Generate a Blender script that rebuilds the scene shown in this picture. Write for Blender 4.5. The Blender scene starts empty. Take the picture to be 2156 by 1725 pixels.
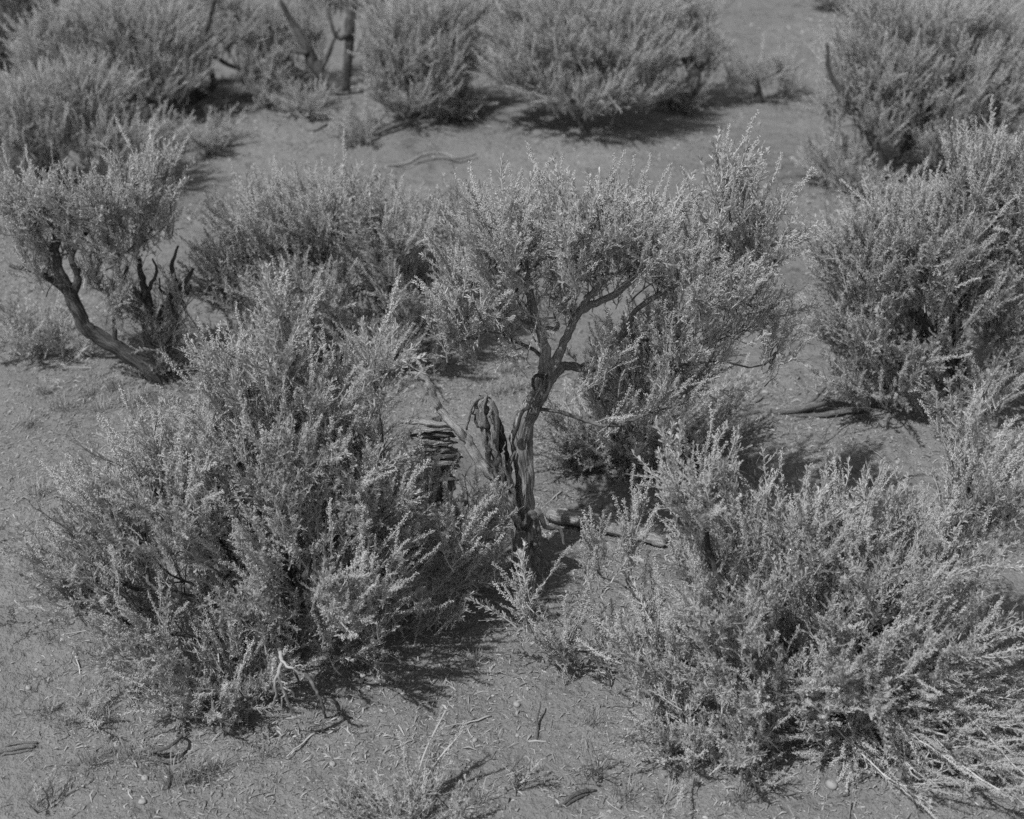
import bpy, math, random
import numpy as np
from mathutils import Vector, Euler, Matrix

random.seed(7)
rng = np.random.default_rng(7)
S = bpy.context.scene
COL = S.collection

# ------------------------------------------------------------------ camera, light
CAM_H = 2.8
PITCH = math.radians(27.8)
FP = 2156 / 2 / math.tan(math.radians(20.0))      # focal length in units of the 2156 px wide view
cam_d = bpy.data.cameras.new('camera')
cam = bpy.data.objects.new('camera', cam_d); COL.objects.link(cam)
cam.location = (0, 0, CAM_H)
cam.rotation_euler = (math.pi / 2 - PITCH, 0, 0)
cam_d.sensor_width = 36
cam_d.lens = 18 / math.tan(math.radians(20.0))
cam_d.clip_start = 0.05; cam_d.clip_end = 1500
cam_d.dof.use_dof = True
cam_d.dof.focus_distance = 4.55
cam_d.dof.aperture_fstop = 2.2
cam_d.dof.aperture_blades = 7
S.camera = cam

SUN_EL = math.radians(58)
SHX, SHY = 0.76, 0.65                              # where shadows point on the ground
n_ = math.hypot(SHX, SHY); SHX /= n_; SHY /= n_
to_sun = Vector((-SHX * math.cos(SUN_EL), -SHY * math.cos(SUN_EL), math.sin(SUN_EL)))
W_ = bpy.data.worlds.new('World'); S.world = W_; W_.use_nodes = True
nt = W_.node_tree; nt.nodes.clear()
sky = nt.nodes.new('ShaderNodeTexSky'); sky.sky_type = 'NISHITA'; sky.sun_disc = False
sky.sun_elevation = SUN_EL; sky.sun_rotation = math.atan2(to_sun.x, to_sun.y)
sky.altitude = 1200; sky.dust_density = 1.0
bw = nt.nodes.new('ShaderNodeRGBToBW')             # the film is black and white
bg = nt.nodes.new('ShaderNodeBackground'); bg.inputs['Strength'].default_value = 0.145
wo = nt.nodes.new('ShaderNodeOutputWorld')
nt.links.new(sky.outputs[0], bw.inputs[0]); nt.links.new(bw.outputs[0], bg.inputs['Color']); nt.links.new(bg.outputs[0], wo.inputs[0])
sun_d = bpy.data.lights.new('sun', 'SUN'); sun_d.energy = 4.2; sun_d.angle = math.radians(0.53)
sun_d.color = (1.0, 1.0, 1.0)
sun = bpy.data.objects.new('sun', sun_d); COL.objects.link(sun)
sun.rotation_euler = to_sun.to_track_quat('Z', 'Y').to_euler()
sun.location = (-5, -5, 12)
S.view_settings.view_transform = 'Standard'; S.view_settings.look = 'None'
S.view_settings.exposure = 0.02; S.view_settings.gamma = 1.0
S.view_settings.use_curve_mapping = False
S.render.engine = 'CYCLES'
S.cycles.max_bounces = 5; S.cycles.diffuse_bounces = 4; S.cycles.glossy_bounces = 1
S.cycles.transmission_bounces = 3; S.cycles.use_denoising = False

# ------------------------------------------------------------------ noise and terrain
_perm = np.random.default_rng(11).random((256, 256))
def vnoise(x, y):
    xi = np.floor(x).astype(int); yi = np.floor(y).astype(int)
    fx = x - xi; fy = y - yi
    fx = fx * fx * (3 - 2 * fx); fy = fy * fy * (3 - 2 * fy)
    a = _perm[xi % 256, yi % 256]; b = _perm[(xi + 1) % 256, yi % 256]
    c = _perm[xi % 256, (yi + 1) % 256]; d = _perm[(xi + 1) % 256, (yi + 1) % 256]
    return (a * (1 - fx) + b * fx) * (1 - fy) + (c * (1 - fx) + d * fx) * fy - 0.5
MOUNDS = []                                        # (x, y, radius, height)
def gz(x, y):
    x = np.asarray(x, float); y = np.asarray(y, float)
    z = 0.10 * vnoise(x * 0.35 + 3, y * 0.35 + 9) + 0.055 * vnoise(x * 1.1 + 7, y * 1.1) \
        + 0.022 * vnoise(x * 3.3, y * 3.3 + 5) + 0.011 * vnoise(x * 9.1 + 2, y * 9.1) + 0.007 * vnoise(x * 23.0, y * 23.0)
    for mx, my, r, h in MOUNDS:
        z = z + h * np.exp(-((x - mx) ** 2 + (y - my) ** 2) / (r * r))
    return z
def gzf(x, y): return float(gz(x, y))

def ray(px, py):
    u = (px - 1078) / FP; v = (py - 862.5) / FP
    return np.array([u, math.cos(PITCH) - v * math.sin(PITCH), -math.sin(PITCH) - v * math.cos(PITCH)])
def W(px, py, Y):                                  # the point seen at (px, py) at ground distance Y
    d = ray(px, py); t = Y / d[1]
    return np.array([d[0] * t, Y, CAM_H + d[2] * t])
def G(px, py):                                     # the ground point seen at (px, py)
    d = ray(px, py); t = CAM_H / -d[2]
    for _ in range(6):
        t = (CAM_H - gzf(d[0] * t, d[1] * t)) / -d[2]
    return np.array([d[0] * t, d[1] * t, CAM_H + d[2] * t])
def scale_at(p):                                   # view px per metre at a world point
    z = p[1] * math.cos(PITCH) + (CAM_H - p[2]) * math.sin(PITCH)
    return FP / z

# ------------------------------------------------------------------ materials
def new_mat(name):
    m = bpy.data.materials.new(name); m.use_nodes = True
    t = m.node_tree; b = t.nodes['Principled BSDF']
    b.inputs['Specular IOR Level'].default_value = 0.25
    return m, t, b
def N(t, k, **kw):
    n = t.nodes.new(k)
    for a, v in kw.items(): setattr(n, a, v)
    return n
def ramp(t, stops):
    r = N(t, 'ShaderNodeValToRGB'); e = r.color_ramp.elements
    e[0].position, e[1].position = stops[0][0], stops[-1][0]
    e[0].color = (stops[0][1],) * 3 + (1,); e[1].color = (stops[-1][1],) * 3 + (1,)
    for p, v in stops[1:-1]:
        q = e.new(p); q.color = (v, v, v, 1)
    return r

def leaf_mat(name, lo, hi, transl=0.2, rough=0.65):
    m, t, b = new_mat(name)
    oi = N(t, 'ShaderNodeObjectInfo'); ge = N(t, 'ShaderNodeNewGeometry')
    add = N(t, 'ShaderNodeMath', operation='ADD')
    t.links.new(oi.outputs['Random'], add.inputs[0])
    t.links.new(ge.outputs['Random Per Island'], add.inputs[1])
    mr = N(t, 'ShaderNodeMapRange'); mr.inputs['From Max'].default_value = 2.0
    mr.inputs['To Min'].default_value = lo; mr.inputs['To Max'].default_value = hi
    t.links.new(add.outputs[0], mr.inputs['Value'])
    t.links.new(mr.outputs[0], b.inputs['Base Color'])
    b.inputs['Roughness'].default_value = rough
    if transl > 0:
        tr = N(t, 'ShaderNodeBsdfTranslucent'); mx = N(t, 'ShaderNodeMixShader'); mx.inputs[0].default_value = transl
        t.links.new(mr.outputs[0], tr.inputs['Color'])
        t.links.new(b.outputs[0], mx.inputs[1]); t.links.new(tr.outputs[0], mx.inputs[2])
        t.links.new(mx.outputs[0], t.nodes['Material Output'].inputs['Surface'])
    return m
LEAF = leaf_mat('sage_leaf', 0.22, 0.66, 0.3, .5)
BUD = leaf_mat('sage_bud', 0.42, 0.74, 0.15, 0.7)
SHOOT = leaf_mat('sage_shoot_stem', 0.34, 0.58, 0.0, 0.7)
GRASS = leaf_mat('dry_grass', 0.14, 0.40, 0.15, 0.6)
LITTER = leaf_mat('dry_litter', 0.14, 0.60, 0.0, 0.8)

def bark_mat(name, lo, hi, stretch=2.2, fine=34, bump=0.9):
    m, t, b = new_mat(name)
    at = N(t, 'ShaderNodeAttribute'); at.attribute_name = 'bark'
    mp = N(t, 'ShaderNodeMapping'); mp.inputs['Scale'].default_value = (fine * .05, fine * .05, stretch)
    t.links.new(at.outputs['Vector'], mp.inputs['Vector'])
    n1 = N(t, 'ShaderNodeTexNoise'); n1.inputs['Scale'].default_value = 3.2; n1.inputs['Detail'].default_value = 7; n1.inputs['Roughness'].default_value = .65
    t.links.new(mp.outputs[0], n1.inputs['Vector'])
    mp2 = N(t, 'ShaderNodeMapping'); mp2.inputs['Scale'].default_value = (fine * .2, fine * .2, stretch * 1.6)
    t.links.new(at.outputs['Vector'], mp2.inputs['Vector'])
    n2 = N(t, 'ShaderNodeTexNoise'); n2.inputs['Scale'].default_value = 2.4; n2.inputs['Detail'].default_value = 5
    t.links.new(mp2.outputs[0], n2.inputs['Vector'])
    mul = N(t, 'ShaderNodeMath', operation='MULTIPLY'); t.links.new(n1.outputs[0], mul.inputs[0]); t.links.new(n2.outputs[0], mul.inputs[1])
    r = ramp(t, [(0.12, lo * .45), (0.22, lo), (0.33, hi), (0.5, hi * 1.15)])
    t.links.new(mul.outputs[0], r.inputs[0]); t.links.new(r.outputs[0], b.inputs['Base Color'])
    bp = N(t, 'ShaderNodeBump'); bp.inputs['Strength'].default_value = bump; bp.inputs['Distance'].default_value = .012
    t.links.new(mul.outputs[0], bp.inputs['Height']); t.links.new(bp.outputs[0], b.inputs['Normal'])
    b.inputs['Roughness'].default_value = .85
    return m
BARK = bark_mat('shredding_bark', .18, .50)
DARKBARK = bark_mat('dark_bark', .05, .17)
DEADWOOD = bark_mat('weathered_wood', .24, .56, 1.4, 44)
PALEWOOD = bark_mat('bleached_dead_wood', .36, .72, 1.4, 44)
GREYWOOD = bark_mat('grey_wood', .13, .36, 1.4, 44)
m, t, b = new_mat('twig_bark'); b.inputs['Roughness'].default_value = .85
nz = N(t, 'ShaderNodeTexNoise'); nz.inputs['Scale'].default_value = 60; nz.inputs['Detail'].default_value = 3
tc = N(t, 'ShaderNodeTexCoord'); t.links.new(tc.outputs['Object'], nz.inputs['Vector'])
r = ramp(t, [(0.3, .05), (0.7, .17)]); t.links.new(nz.outputs[0], r.inputs[0]); t.links.new(r.outputs[0], b.inputs['Base Color'])
TWIG = m

def ground_mat():
    m, t, b = new_mat('dry_soil')
    g = N(t, 'ShaderNodeTexCoord')
    def noise(sc, det, ro=.55):
        n = N(t, 'ShaderNodeTexNoise'); n.inputs['Scale'].default_value = sc; n.inputs['Detail'].default_value = det
        n.inputs['Roughness'].default_value = ro; t.links.new(g.outputs['Object'], n.inputs['Vector']); return n
    big = noise(.9, 5); mid = noise(7, 6, .65); fine = noise(70, 5, .7); grit = noise(330, 2, .6)
    a = N(t, 'ShaderNodeMath', operation='MULTIPLY_ADD'); a.inputs[1].default_value = .45
    t.links.new(big.outputs[0], a.inputs[0])
    c = N(t, 'ShaderNodeMath', operation='MULTIPLY_ADD'); c.inputs[1].default_value = .35
    d = N(t, 'ShaderNodeMath', operation='MULTIPLY'); d.inputs[1].default_value = .2
    t.links.new(fine.outputs[0], d.inputs[0]); t.links.new(d.outputs[0], c.inputs[2]); t.links.new(mid.outputs[0], c.inputs[0])
    t.links.new(c.outputs[0], a.inputs[2])
    r = ramp(t, [(.36, .12), (.45, .195), (.54, .22), (.64, .265)])
    t.links.new(a.outputs[0], r.inputs[0])
    # pale and dark specks
    rs = ramp(t, [(.28, .62), (.38, 1.0), (.66, 1.0), (.76, 1.45)]); t.links.new(grit.outputs[0], rs.inputs[0])
    mx = N(t, 'ShaderNodeMix', data_type='RGBA', blend_type='MULTIPLY'); mx.inputs['Factor'].default_value = 1
    t.links.new(r.outputs[0], mx.inputs['A']); t.links.new(rs.outputs[0], mx.inputs['B'])
    # shallow drying cracks
    vo = N(t, 'ShaderNodeTexVoronoi', feature='DISTANCE_TO_EDGE'); vo.inputs['Scale'].default_value = 6
    wv = N(t, 'ShaderNodeVectorMath', operation='MULTIPLY_ADD'); wv.inputs[1].default_value = (.25,) * 3
    t.links.new(mid.outputs['Color'], wv.inputs[0]); t.links.new(g.outputs['Object'], wv.inputs[2]); t.links.new(wv.outputs[0], vo.inputs['Vector'])
    cr = ramp(t, [(0.0, 0.0), (0.02, 1.0)]); t.links.new(vo.outputs['Distance'], cr.inputs[0])
    msk = noise(1.7, 2); mr = ramp(t, [(.52, 0.0), (.62, 1.0)]); t.links.new(msk.outputs[0], mr.inputs[0])
    inv = N(t, 'ShaderNodeMath', operation='SUBTRACT'); inv.inputs[0].default_value = 1; t.links.new(cr.outputs[0], inv.inputs[1])
    ck = N(t, 'ShaderNodeMath', operation='MULTIPLY'); t.links.new(inv.outputs[0], ck.inputs[0]); t.links.new(mr.outputs[0], ck.inputs[1])
    ckc = N(t, 'ShaderNodeMath', operation='MULTIPLY_ADD'); ckc.inputs[1].default_value = -.45; ckc.inputs[2].default_value = 1; t.links.new(ck.outputs[0], ckc.inputs[0])
    clod = noise(26, 4, .7); clr = ramp(t, [(.30, .62), (.45, 1.0), (.62, 1.0), (.74, 1.2)]); t.links.new(clod.outputs[0], clr.inputs[0])
    m2 = N(t, 'ShaderNodeMix', data_type='RGBA', blend_type='MULTIPLY'); m2.inputs['Factor'].default_value = 1
    m3 = N(t, 'ShaderNodeMix', data_type='RGBA', blend_type='MULTIPLY'); m3.inputs['Factor'].default_value = 1
    t.links.new(mx.outputs['Result'], m2.inputs['A']); t.links.new(ckc.outputs[0], m2.inputs['B'])
    t.links.new(m2.outputs['Result'], m3.inputs['A']); t.links.new(clr.outputs[0], m3.inputs['B'])
    t.links.new(m3.outputs['Result'], b.inputs['Base Color'])
    h1 = N(t, 'ShaderNodeMath', operation='MULTIPLY_ADD'); h1.inputs[1].default_value = 1.0
    t.links.new(mid.outputs[0], h1.inputs[0])
    h2 = N(t, 'ShaderNodeMath', operation='MULTIPLY_ADD'); h2.inputs[1].default_value = .2
    h3 = N(t, 'ShaderNodeMath', operation='MULTIPLY_ADD'); h3.inputs[1].default_value = .05
    h4 = N(t, 'ShaderNodeMath', operation='MULTIPLY_ADD'); h4.inputs[1].default_value = -.3; t.links.new(clod.outputs[0], h4.inputs[2])
    t.links.new(ck.outputs[0], h4.inputs[0]); t.links.new(h4.outputs[0], h3.inputs[2]); t.links.new(grit.outputs[0], h3.inputs[0])
    t.links.new(h3.outputs[0], h2.inputs[2]); t.links.new(fine.outputs[0], h2.inputs[0]); t.links.new(h2.outputs[0], h1.inputs[2])
    bp = N(t, 'ShaderNodeBump'); bp.inputs['Strength'].default_value = 1; bp.inputs['Distance'].default_value = .03
    t.links.new(h1.outputs[0], bp.inputs['Height']); t.links.new(bp.outputs[0], b.inputs['Normal'])
    b.inputs['Roughness'].default_value = .95; b.inputs['Specular IOR Level'].default_value = .1
    return m
SOIL = ground_mat()
m, t, b = new_mat('stone'); b.inputs['Roughness'].default_value = .9
nz = N(t, 'ShaderNodeTexNoise'); nz.inputs['Scale'].default_value = 40; nz.inputs['Detail'].default_value = 5
r = ramp(t, [(0.3, .22), (0.7, .38)]); t.links.new(nz.outputs[0], r.inputs[0]); t.links.new(r.outputs[0], b.inputs['Base Color'])
STONE = m

# ------------------------------------------------------------------ mesh helpers
class MB:
    def __init__(s): s.v = []; s.f = []; s.m = []; s.a = []; s.n = 0
    def add(s, v, f, mi=0, a=None):
        v = np.asarray(v, float); f = np.asarray(f, int)
        s.v.append(v); s.f.append(f + s.n); s.m.append(np.full(len(f), mi)); s.n += len(v)
        s.a.append(np.zeros((len(v), 3)) if a is None else np.asarray(a, float))
    def mesh(s, name, mats, smooth=True):
        v = np.concatenate(s.v); f = np.concatenate(s.f); mi = np.concatenate(s.m); a = np.concatenate(s.a)
        me = bpy.data.meshes.new(name)
        me.vertices.add(len(v)); me.vertices.foreach_set('co', v.astype(np.float32).ravel())
        me.loops.add(len(f) * 3); me.loops.foreach_set('vertex_index', f.astype(np.int32).ravel())
        me.polygons.add(len(f)); me.polygons.foreach_set('loop_start', np.arange(0, len(f) * 3, 3, dtype=np.int32))
        me.polygons.foreach_set('material_index', mi.astype(np.int32))
        me.polygons.foreach_set('use_smooth', np.full(len(f), smooth))
        at = me.attributes.new('bark', 'FLOAT_VECTOR', 'POINT'); at.data.foreach_set('vector', a.astype(np.float32).ravel())
        me.update(calc_edges=True)
        for mt in mats: me.materials.append(mt)
        return me
    def build(s, name, mats, parent=None, smooth=True, loc=None):
        ob = bpy.data.objects.new(name, s.mesh(name, mats, smooth)); COL.objects.link(ob)
        if parent is not None: ob.parent = parent
        if loc is not None: ob.location = loc
        return ob
def tag(o, label=None, cat=None, group=None, kind=None):
    if label: o['label'] = label
    if cat: o['category'] = cat
    if group: o['group'] = group
    if kind: o['kind'] = kind
    return o
def thing(name, label, cat, loc, group=None):
    o = bpy.data.objects.new(name, None); COL.objects.link(o); o.location = tuple(loc)
    o.empty_display_size = .1
    return tag(o, label, cat, group)
def nrm(a): return a / (np.linalg.norm(a, axis=-1, keepdims=True) + 1e-9)

def smooth_path(pts, n):
    P = np.asarray(pts, float); k = len(P)
    if k == 2: return P[0] + (P[1] - P[0]) * np.linspace(0, 1, n)[:, None]
    t = np.linspace(0, k - 1, n); out = []
    Q = np.vstack([2 * P[0] - P[1], P, 2 * P[-1] - P[-2]])
    for x in t:
        i = min(int(x), k - 2); f = x - i
        p0, p1, p2, p3 = Q[i], Q[i + 1], Q[i + 2], Q[i + 3]
        out.append(.5 * (2 * p1 + (p2 - p0) * f + (2 * p0 - 5 * p1 + 4 * p2 - p3) * f * f + (3 * p1 - p0 - 3 * p2 + p3) * f ** 3))
    return np.array(out)

def tube(mb, pts, rad, sides=8, ridge=0.0, twist=3.0, mi=0, cap=True, seed=0, lump=0.0, flat=1.0):
    P = np.asarray(pts, float); R = np.asarray(rad, float); n = len(P)
    T = nrm(np.gradient(P, axis=0))
    ref = np.array([0.31, 0.17, 0.93]) if abs(T[0][2]) < .9 else np.array([1.0, .1, 0])
    U = np.zeros_like(P); u = nrm(np.cross(T[0], ref))
    for i in range(n):
        u = nrm(u - T[i] * np.dot(u, T[i])); U[i] = u
    V = np.cross(T, U)
    L = np.concatenate([[0], np.cumsum(np.linalg.norm(np.diff(P, axis=0), axis=1))])
    th = np.linspace(0, 2 * math.pi, sides, endpoint=False)
    r_ = np.random.default_rng(seed)
    ph = r_.random(4) * 6.28
    TH, LL = np.meshgrid(th, L)
    k1, k2 = 5 + r_.integers(0, 3), 9 + r_.integers(0, 4)
    prof = 1 + ridge * (.6 * np.sin(k1 * TH + twist * LL * 4 + ph[0]) + .5 * np.sin(k2 * TH - twist * LL * 6 + ph[1]) + .5 * np.sin(2 * TH + twist * LL * 3 + ph[2]))
    prof += lump * (vnoise(TH * 1.3 + 40 * ph[3], LL * 25 + seed) * 1.6)
    RR = R[:, None] * prof
    X = P[:, None, :] + U[:, None, :] * (np.cos(TH) * RR)[..., None] + V[:, None, :] * (np.sin(TH) * RR * flat)[..., None]
    vv = X.reshape(-1, 3)
    rm = max(float(R.max()), .004)
    A = np.stack([np.cos(TH) * 1.0, np.sin(TH) * 1.0, LL / rm * .12 + seed * 3.7], -1).reshape(-1, 3)
    i, j = np.meshgrid(np.arange(n - 1), np.arange(sides), indexing='ij'); j2 = (j + 1) % sides
    a = i * sides + j; b_ = i * sides + j2; c = (i + 1) * sides + j2; d = (i + 1) * sides + j
    f = np.concatenate([np.stack([a, b_, c], -1).reshape(-1, 3), np.stack([a, c, d], -1).reshape(-1, 3)])
    if cap:
        vv = np.vstack([vv, P[0], P[-1]]); A = np.vstack([A, A[0], A[-1]])
        k = np.arange(sides); c0 = n * sides; c1 = c0 + 1; o = (n - 1) * sides
        f = np.vstack([f, np.stack([np.full(sides, c0), (k + 1) % sides, k], -1), np.stack([np.full(sides, c1), o + k, o + (k + 1) % sides], -1)])
    mb.add(vv, f, mi, A)

# ------------------------------------------------------------------ shoots: the repeating sprigs of sagebrush
OCT_V = np.array([[1, 0, 0], [-1, 0, 0], [0, 1, 0], [0, -1, 0], [0, 0, 1.25], [0, 0, -1.0]], float)
OCT_F = np.array([[0, 2, 4], [2, 1, 4], [1, 3, 4], [3, 0, 4], [2, 0, 5], [1, 2, 5], [3, 1, 5], [0, 3, 5]])
def add_leaf(mb, p, d, side, L, w, curl, mi=0):
    up = np.cross(side, d)
    a = p; m_ = p + d * L * .55 + up * curl * .35; e = p + d * L + up * curl
    v = [a - side * w * .18, a + side * w * .18, m_ + side * w * .42, m_ - side * w * .42, e + side * w * .5, e - side * w * .5]
    mb.add(v, [[0, 1, 2], [0, 2, 3], [3, 2, 4], [3, 4, 5]], mi)
def make_shoot(kind, seed):
    r = np.random.default_rng(seed); mb = MB()
    if kind == 'flower':
        H = .27 * r.uniform(.85, 1.1); bend = r.uniform(-.03, .03, 2)
        t = np.linspace(0, 1, 9)
        P = np.stack([bend[0] * t ** 2 + .004 * np.sin(9 * t + seed), bend[1] * t ** 2 + .004 * np.cos(8 * t), H * t], -1)
        tube(mb, P, .0024 * (1 - .75 * t), 4, mi=2, cap=False)
        nb = 28
        for i in range(nb):
            f = .38 + .62 * (i + r.random()) / nb
            c = np.array([np.interp(f, t, P[:, k]) for k in range(3)])
            az = i * 2.399 + r.normal(0, .4); br = (.024 * (1.06 - f) ** .55 + .004) * r.uniform(.5, 1.35)
            el = r.uniform(.7, 1.15)
            d = np.array([math.cos(az) * math.cos(el), math.sin(az) * math.cos(el), math.sin(el)])
            k = int(4 + br * 130)
            mb.add([c - [.0006, 0, 0], c + [.0006, 0, 0], c + d * br], [[0, 1, 2]], 2)
            for q in range(k):
                g = (q + .6) / k
                o = c + d * br * g + r.normal(0, .0026, 3)
                s = r.uniform(.0017, .0028)
                mb.add(o + OCT_V * s, OCT_F, 1)
            if r.random() < .5:
                s_ = nrm(np.cross(d, r.normal(size=3))); add_leaf(mb, c, nrm(d + r.normal(0, .2, 3)), s_, r.uniform(.008, .016), .003, r.uniform(-.003, .003))
        for i in range(64):
            f = .02 + .60 * r.random()
            c = np.array([np.interp(f, t, P[:, k]) for k in range(3)])
            az = r.uniform(0, 6.28); el = r.uniform(.85, 1.42)
            d = np.array([math.cos(az) * math.cos(el), math.sin(az) * math.cos(el), math.sin(el)])
            s_ = nrm(np.cross(d, r.normal(size=3)))
            add_leaf(mb, c + d * .003, d, s_, r.uniform(.009, .021), r.uniform(.0018, .0034), r.uniform(-.003, .003))
    else:
        H = r.uniform(.13, .19); bend = r.uniform(-.03, .03, 2)
        t = np.linspace(0, 1, 7)
        P = np.stack([bend[0] * t ** 2 + .004 * np.sin(9 * t + seed), bend[1] * t ** 2 + .004 * np.cos(8 * t), H * t], -1)
        tube(mb, P, .0024 * (1 - .7 * t), 4, mi=2, cap=False)
        for q in range(r.integers(2, 5)):           # side sprigs
            f = r.uniform(.1, .8); c = np.array([np.interp(f, t, P[:, k]) for k in range(3)])
            az = r.uniform(0, 6.28); el = r.uniform(.4, 1.0); Ls = r.uniform(.03, .07)
            d = np.array([math.cos(az) * math.cos(el), math.sin(az) * math.cos(el), math.sin(el)])
            Q = np.array([c, c + d * Ls * .5 + [0, 0, .003], c + d * Ls + [0, 0, .012]])
            tube(mb, Q, [.0014, .001, .0006], 3, mi=2, cap=False)
            for w in range(14):
                g = r.uniform(.2, 1.0); o = c + (Q[2] - c) * g
                dd = nrm(d + r.normal(0, .35, 3) + [0, 0, .4]); s_ = nrm(np.cross(dd, r.normal(size=3)))
                add_leaf(mb, o, dd, s_, r.uniform(.008, .018), r.uniform(.0018, .0034), r.uniform(-.004, .004))
        for i in range(20):
            f = .06 + .94 * (i + r.random()) / 20
            c = np.array([np.interp(f, t, P[:, k]) for k in range(3)])
            az0 = i * 2.4
            for w in range(r.integers(3, 7)):
                az = az0 + r.normal(0, .6); el = r.uniform(.5, 1.4)
                d = np.array([math.cos(az) * math.cos(el), math.sin(az) * math.cos(el), math.sin(el)])
                s_ = nrm(np.cross(d, r.normal(size=3)))
                add_leaf(mb, c + d * .002, d, s_, r.uniform(.009, .021), r.uniform(.0022, .0041), r.uniform(-.004, .004))
    return mb.mesh('flower_spike' if kind == 'flower' else 'leafy_shoot', [LEAF, BUD, SHOOT])
def make_bare(seed):
    r = np.random.default_rng(seed); mb = MB()
    def rec(p, d, L, rad, lv):
        n = 5; pts = [p]; q = p.copy(); dd = d.copy()
        for i in range(n):
            dd = nrm(dd + r.normal(0, .16, 3)); q = q + dd * L / n; pts.append(q.copy())
        tube(mb, pts, np.linspace(rad, rad * .35, n + 1), 4 if lv < 2 else 3, mi=0, cap=False)
        if lv < 3:
            for k in range(3):
                f = r.integers(1, n + 1); rec(pts[f].copy(), nrm(dd + r.normal(0, .7, 3)), L * .5, rad * .5, lv + 1)
    rec(np.zeros(3), np.array([0, 0, 1.0]), .16, .003, 1)
    return mb.mesh('bare_twig', [TWIG])
NF, NL, NB = 5, 6, 2
PROTO = [make_shoot('flower', 100 + i) for i in range(NF)] + [make_shoot('leafy', 200 + i) for i in range(NL)] + [make_bare(300 + i) for i in range(NB)]
PNAME = ['flower_spike'] * NF + ['leafy_shoot'] * NL + ['bare_twig'] * NB
proto_obj = [None] * len(PROTO)                     # filled with real sprigs of the first bush

_ng = None
def sprig_nodes():
    """node tree that sets the sprigs on the points of a foliage mesh"""
    global _ng
    if _ng: return _ng
    g = bpy.data.node_groups.new('sprigs_on_points', 'GeometryNodeTree'); _ng = g
    g.interface.new_socket('Geometry', in_out='INPUT', socket_type='NodeSocketGeometry')
    g.interface.new_socket('Geometry', in_out='OUTPUT', socket_type='NodeSocketGeometry')
    gi = g.nodes.new('NodeGroupInput'); go = g.nodes.new('NodeGroupOutput')
    jn = g.nodes.new('GeometryNodeJoinGeometry')
    for o in reversed(proto_obj):
        oi = g.nodes.new('GeometryNodeObjectInfo'); oi.transform_space = 'ORIGINAL'
        oi.inputs['Object'].default_value = o; oi.inputs['As Instance'].default_value = False
        ti = g.nodes.new('GeometryNodeGeometryToInstance')
        g.links.new(oi.outputs['Geometry'], ti.inputs[0]); g.links.new(ti.outputs[0], jn.inputs[0])
    ip = g.nodes.new('GeometryNodeInstanceOnPoints'); ip.inputs['Pick Instance'].default_value = True
    def attr(nm, ty):
        a = g.nodes.new('GeometryNodeInputNamedAttribute'); a.data_type = ty; a.inputs['Name'].default_value = nm
        return [s for s in a.outputs if s.name == 'Attribute' and s.enabled][0]
    g.links.new(gi.outputs[0], ip.inputs['Points']); g.links.new(jn.outputs[0], ip.inputs['Instance'])
    g.links.new(attr('idx', 'INT'), ip.inputs['Instance Index'])
    e2r = g.nodes.new('FunctionNodeEulerToRotation'); g.links.new(attr('rot', 'FLOAT_VECTOR'), e2r.inputs[0])
    g.links.new(e2r.outputs[0], ip.inputs['Rotation'])
    g.links.new(attr('scl', 'FLOAT'), ip.inputs['Scale'])
    g.links.new(ip.outputs[0], go.inputs[0])
    return g
def foliage_points(name, parent, P, R, Sc, I):
    me = bpy.data.meshes.new(name); me.vertices.add(len(P)); me.vertices.foreach_set('co', P.astype(np.float32).ravel())
    a = me.attributes.new('rot', 'FLOAT_VECTOR', 'POINT'); a.data.foreach_set('vector', R.astype(np.float32).ravel())
    a = me.attributes.new('scl', 'FLOAT', 'POINT'); a.data.foreach_set('value', Sc.astype(np.float32))
    a = me.attributes.new('idx', 'INT', 'POINT'); a.data.foreach_set('value', I.astype(np.int32))
    me.materials.append(LEAF)
    ob = bpy.data.objects.new(name, me); COL.objects.link(ob); ob.parent = parent
    md = ob.modifiers.new('sprigs', 'NODES'); md.node_group = sprig_nodes()
    tag(ob, kind='stuff')
    return ob

def place_shoots(root, base, P, D, Sc, I, n_parts):
    """P, D in world; the first n_parts that show largest become parts, the others one foliage part"""
    n = len(P)
    rot = np.zeros((n, 3))
    for i in range(n):
        q = Vector(D[i]).to_track_quat('Z', 'Y'); e = (q.to_matrix() @ Matrix.Rotation(random.uniform(0, 6.28), 3, 'Z')).to_euler()
        rot[i] = e
    L = P - base
    order = np.arange(n)
    if n_parts:
        # large in view: flowering, high or near
        vis = Sc * np.where(I < NF, 1.6, np.where(I < NF + NL, 1.0, .5)) * (1 + .9 * (L[:, 2] / (L[:, 2].max() + .01)) - .5 * (L[:, 1]))
        order = np.argsort(-vis)
    first = [i for i in order[:n_parts]]
    if proto_obj[0] is None:
        need = [int(np.where(I == k)[0][0]) for k in range(len(PROTO))]
        first = need + [i for i in first if i not in need][:max(0, n_parts - len(need))]
    for i in first:
        o = bpy.data.objects.new(PNAME[I[i]], PROTO[I[i]]); COL.objects.link(o); o.parent = root
        o.location = L[i]; o.rotation_euler = rot[i]; o.scale = (Sc[i],) * 3
        if proto_obj[I[i]] is None: proto_obj[I[i]] = o
    rest = np.setdiff1d(np.arange(n), np.array(first, int))
    if len(rest): foliage_points('foliage', root, L[rest], rot[rest], Sc[rest], I[rest])

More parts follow.
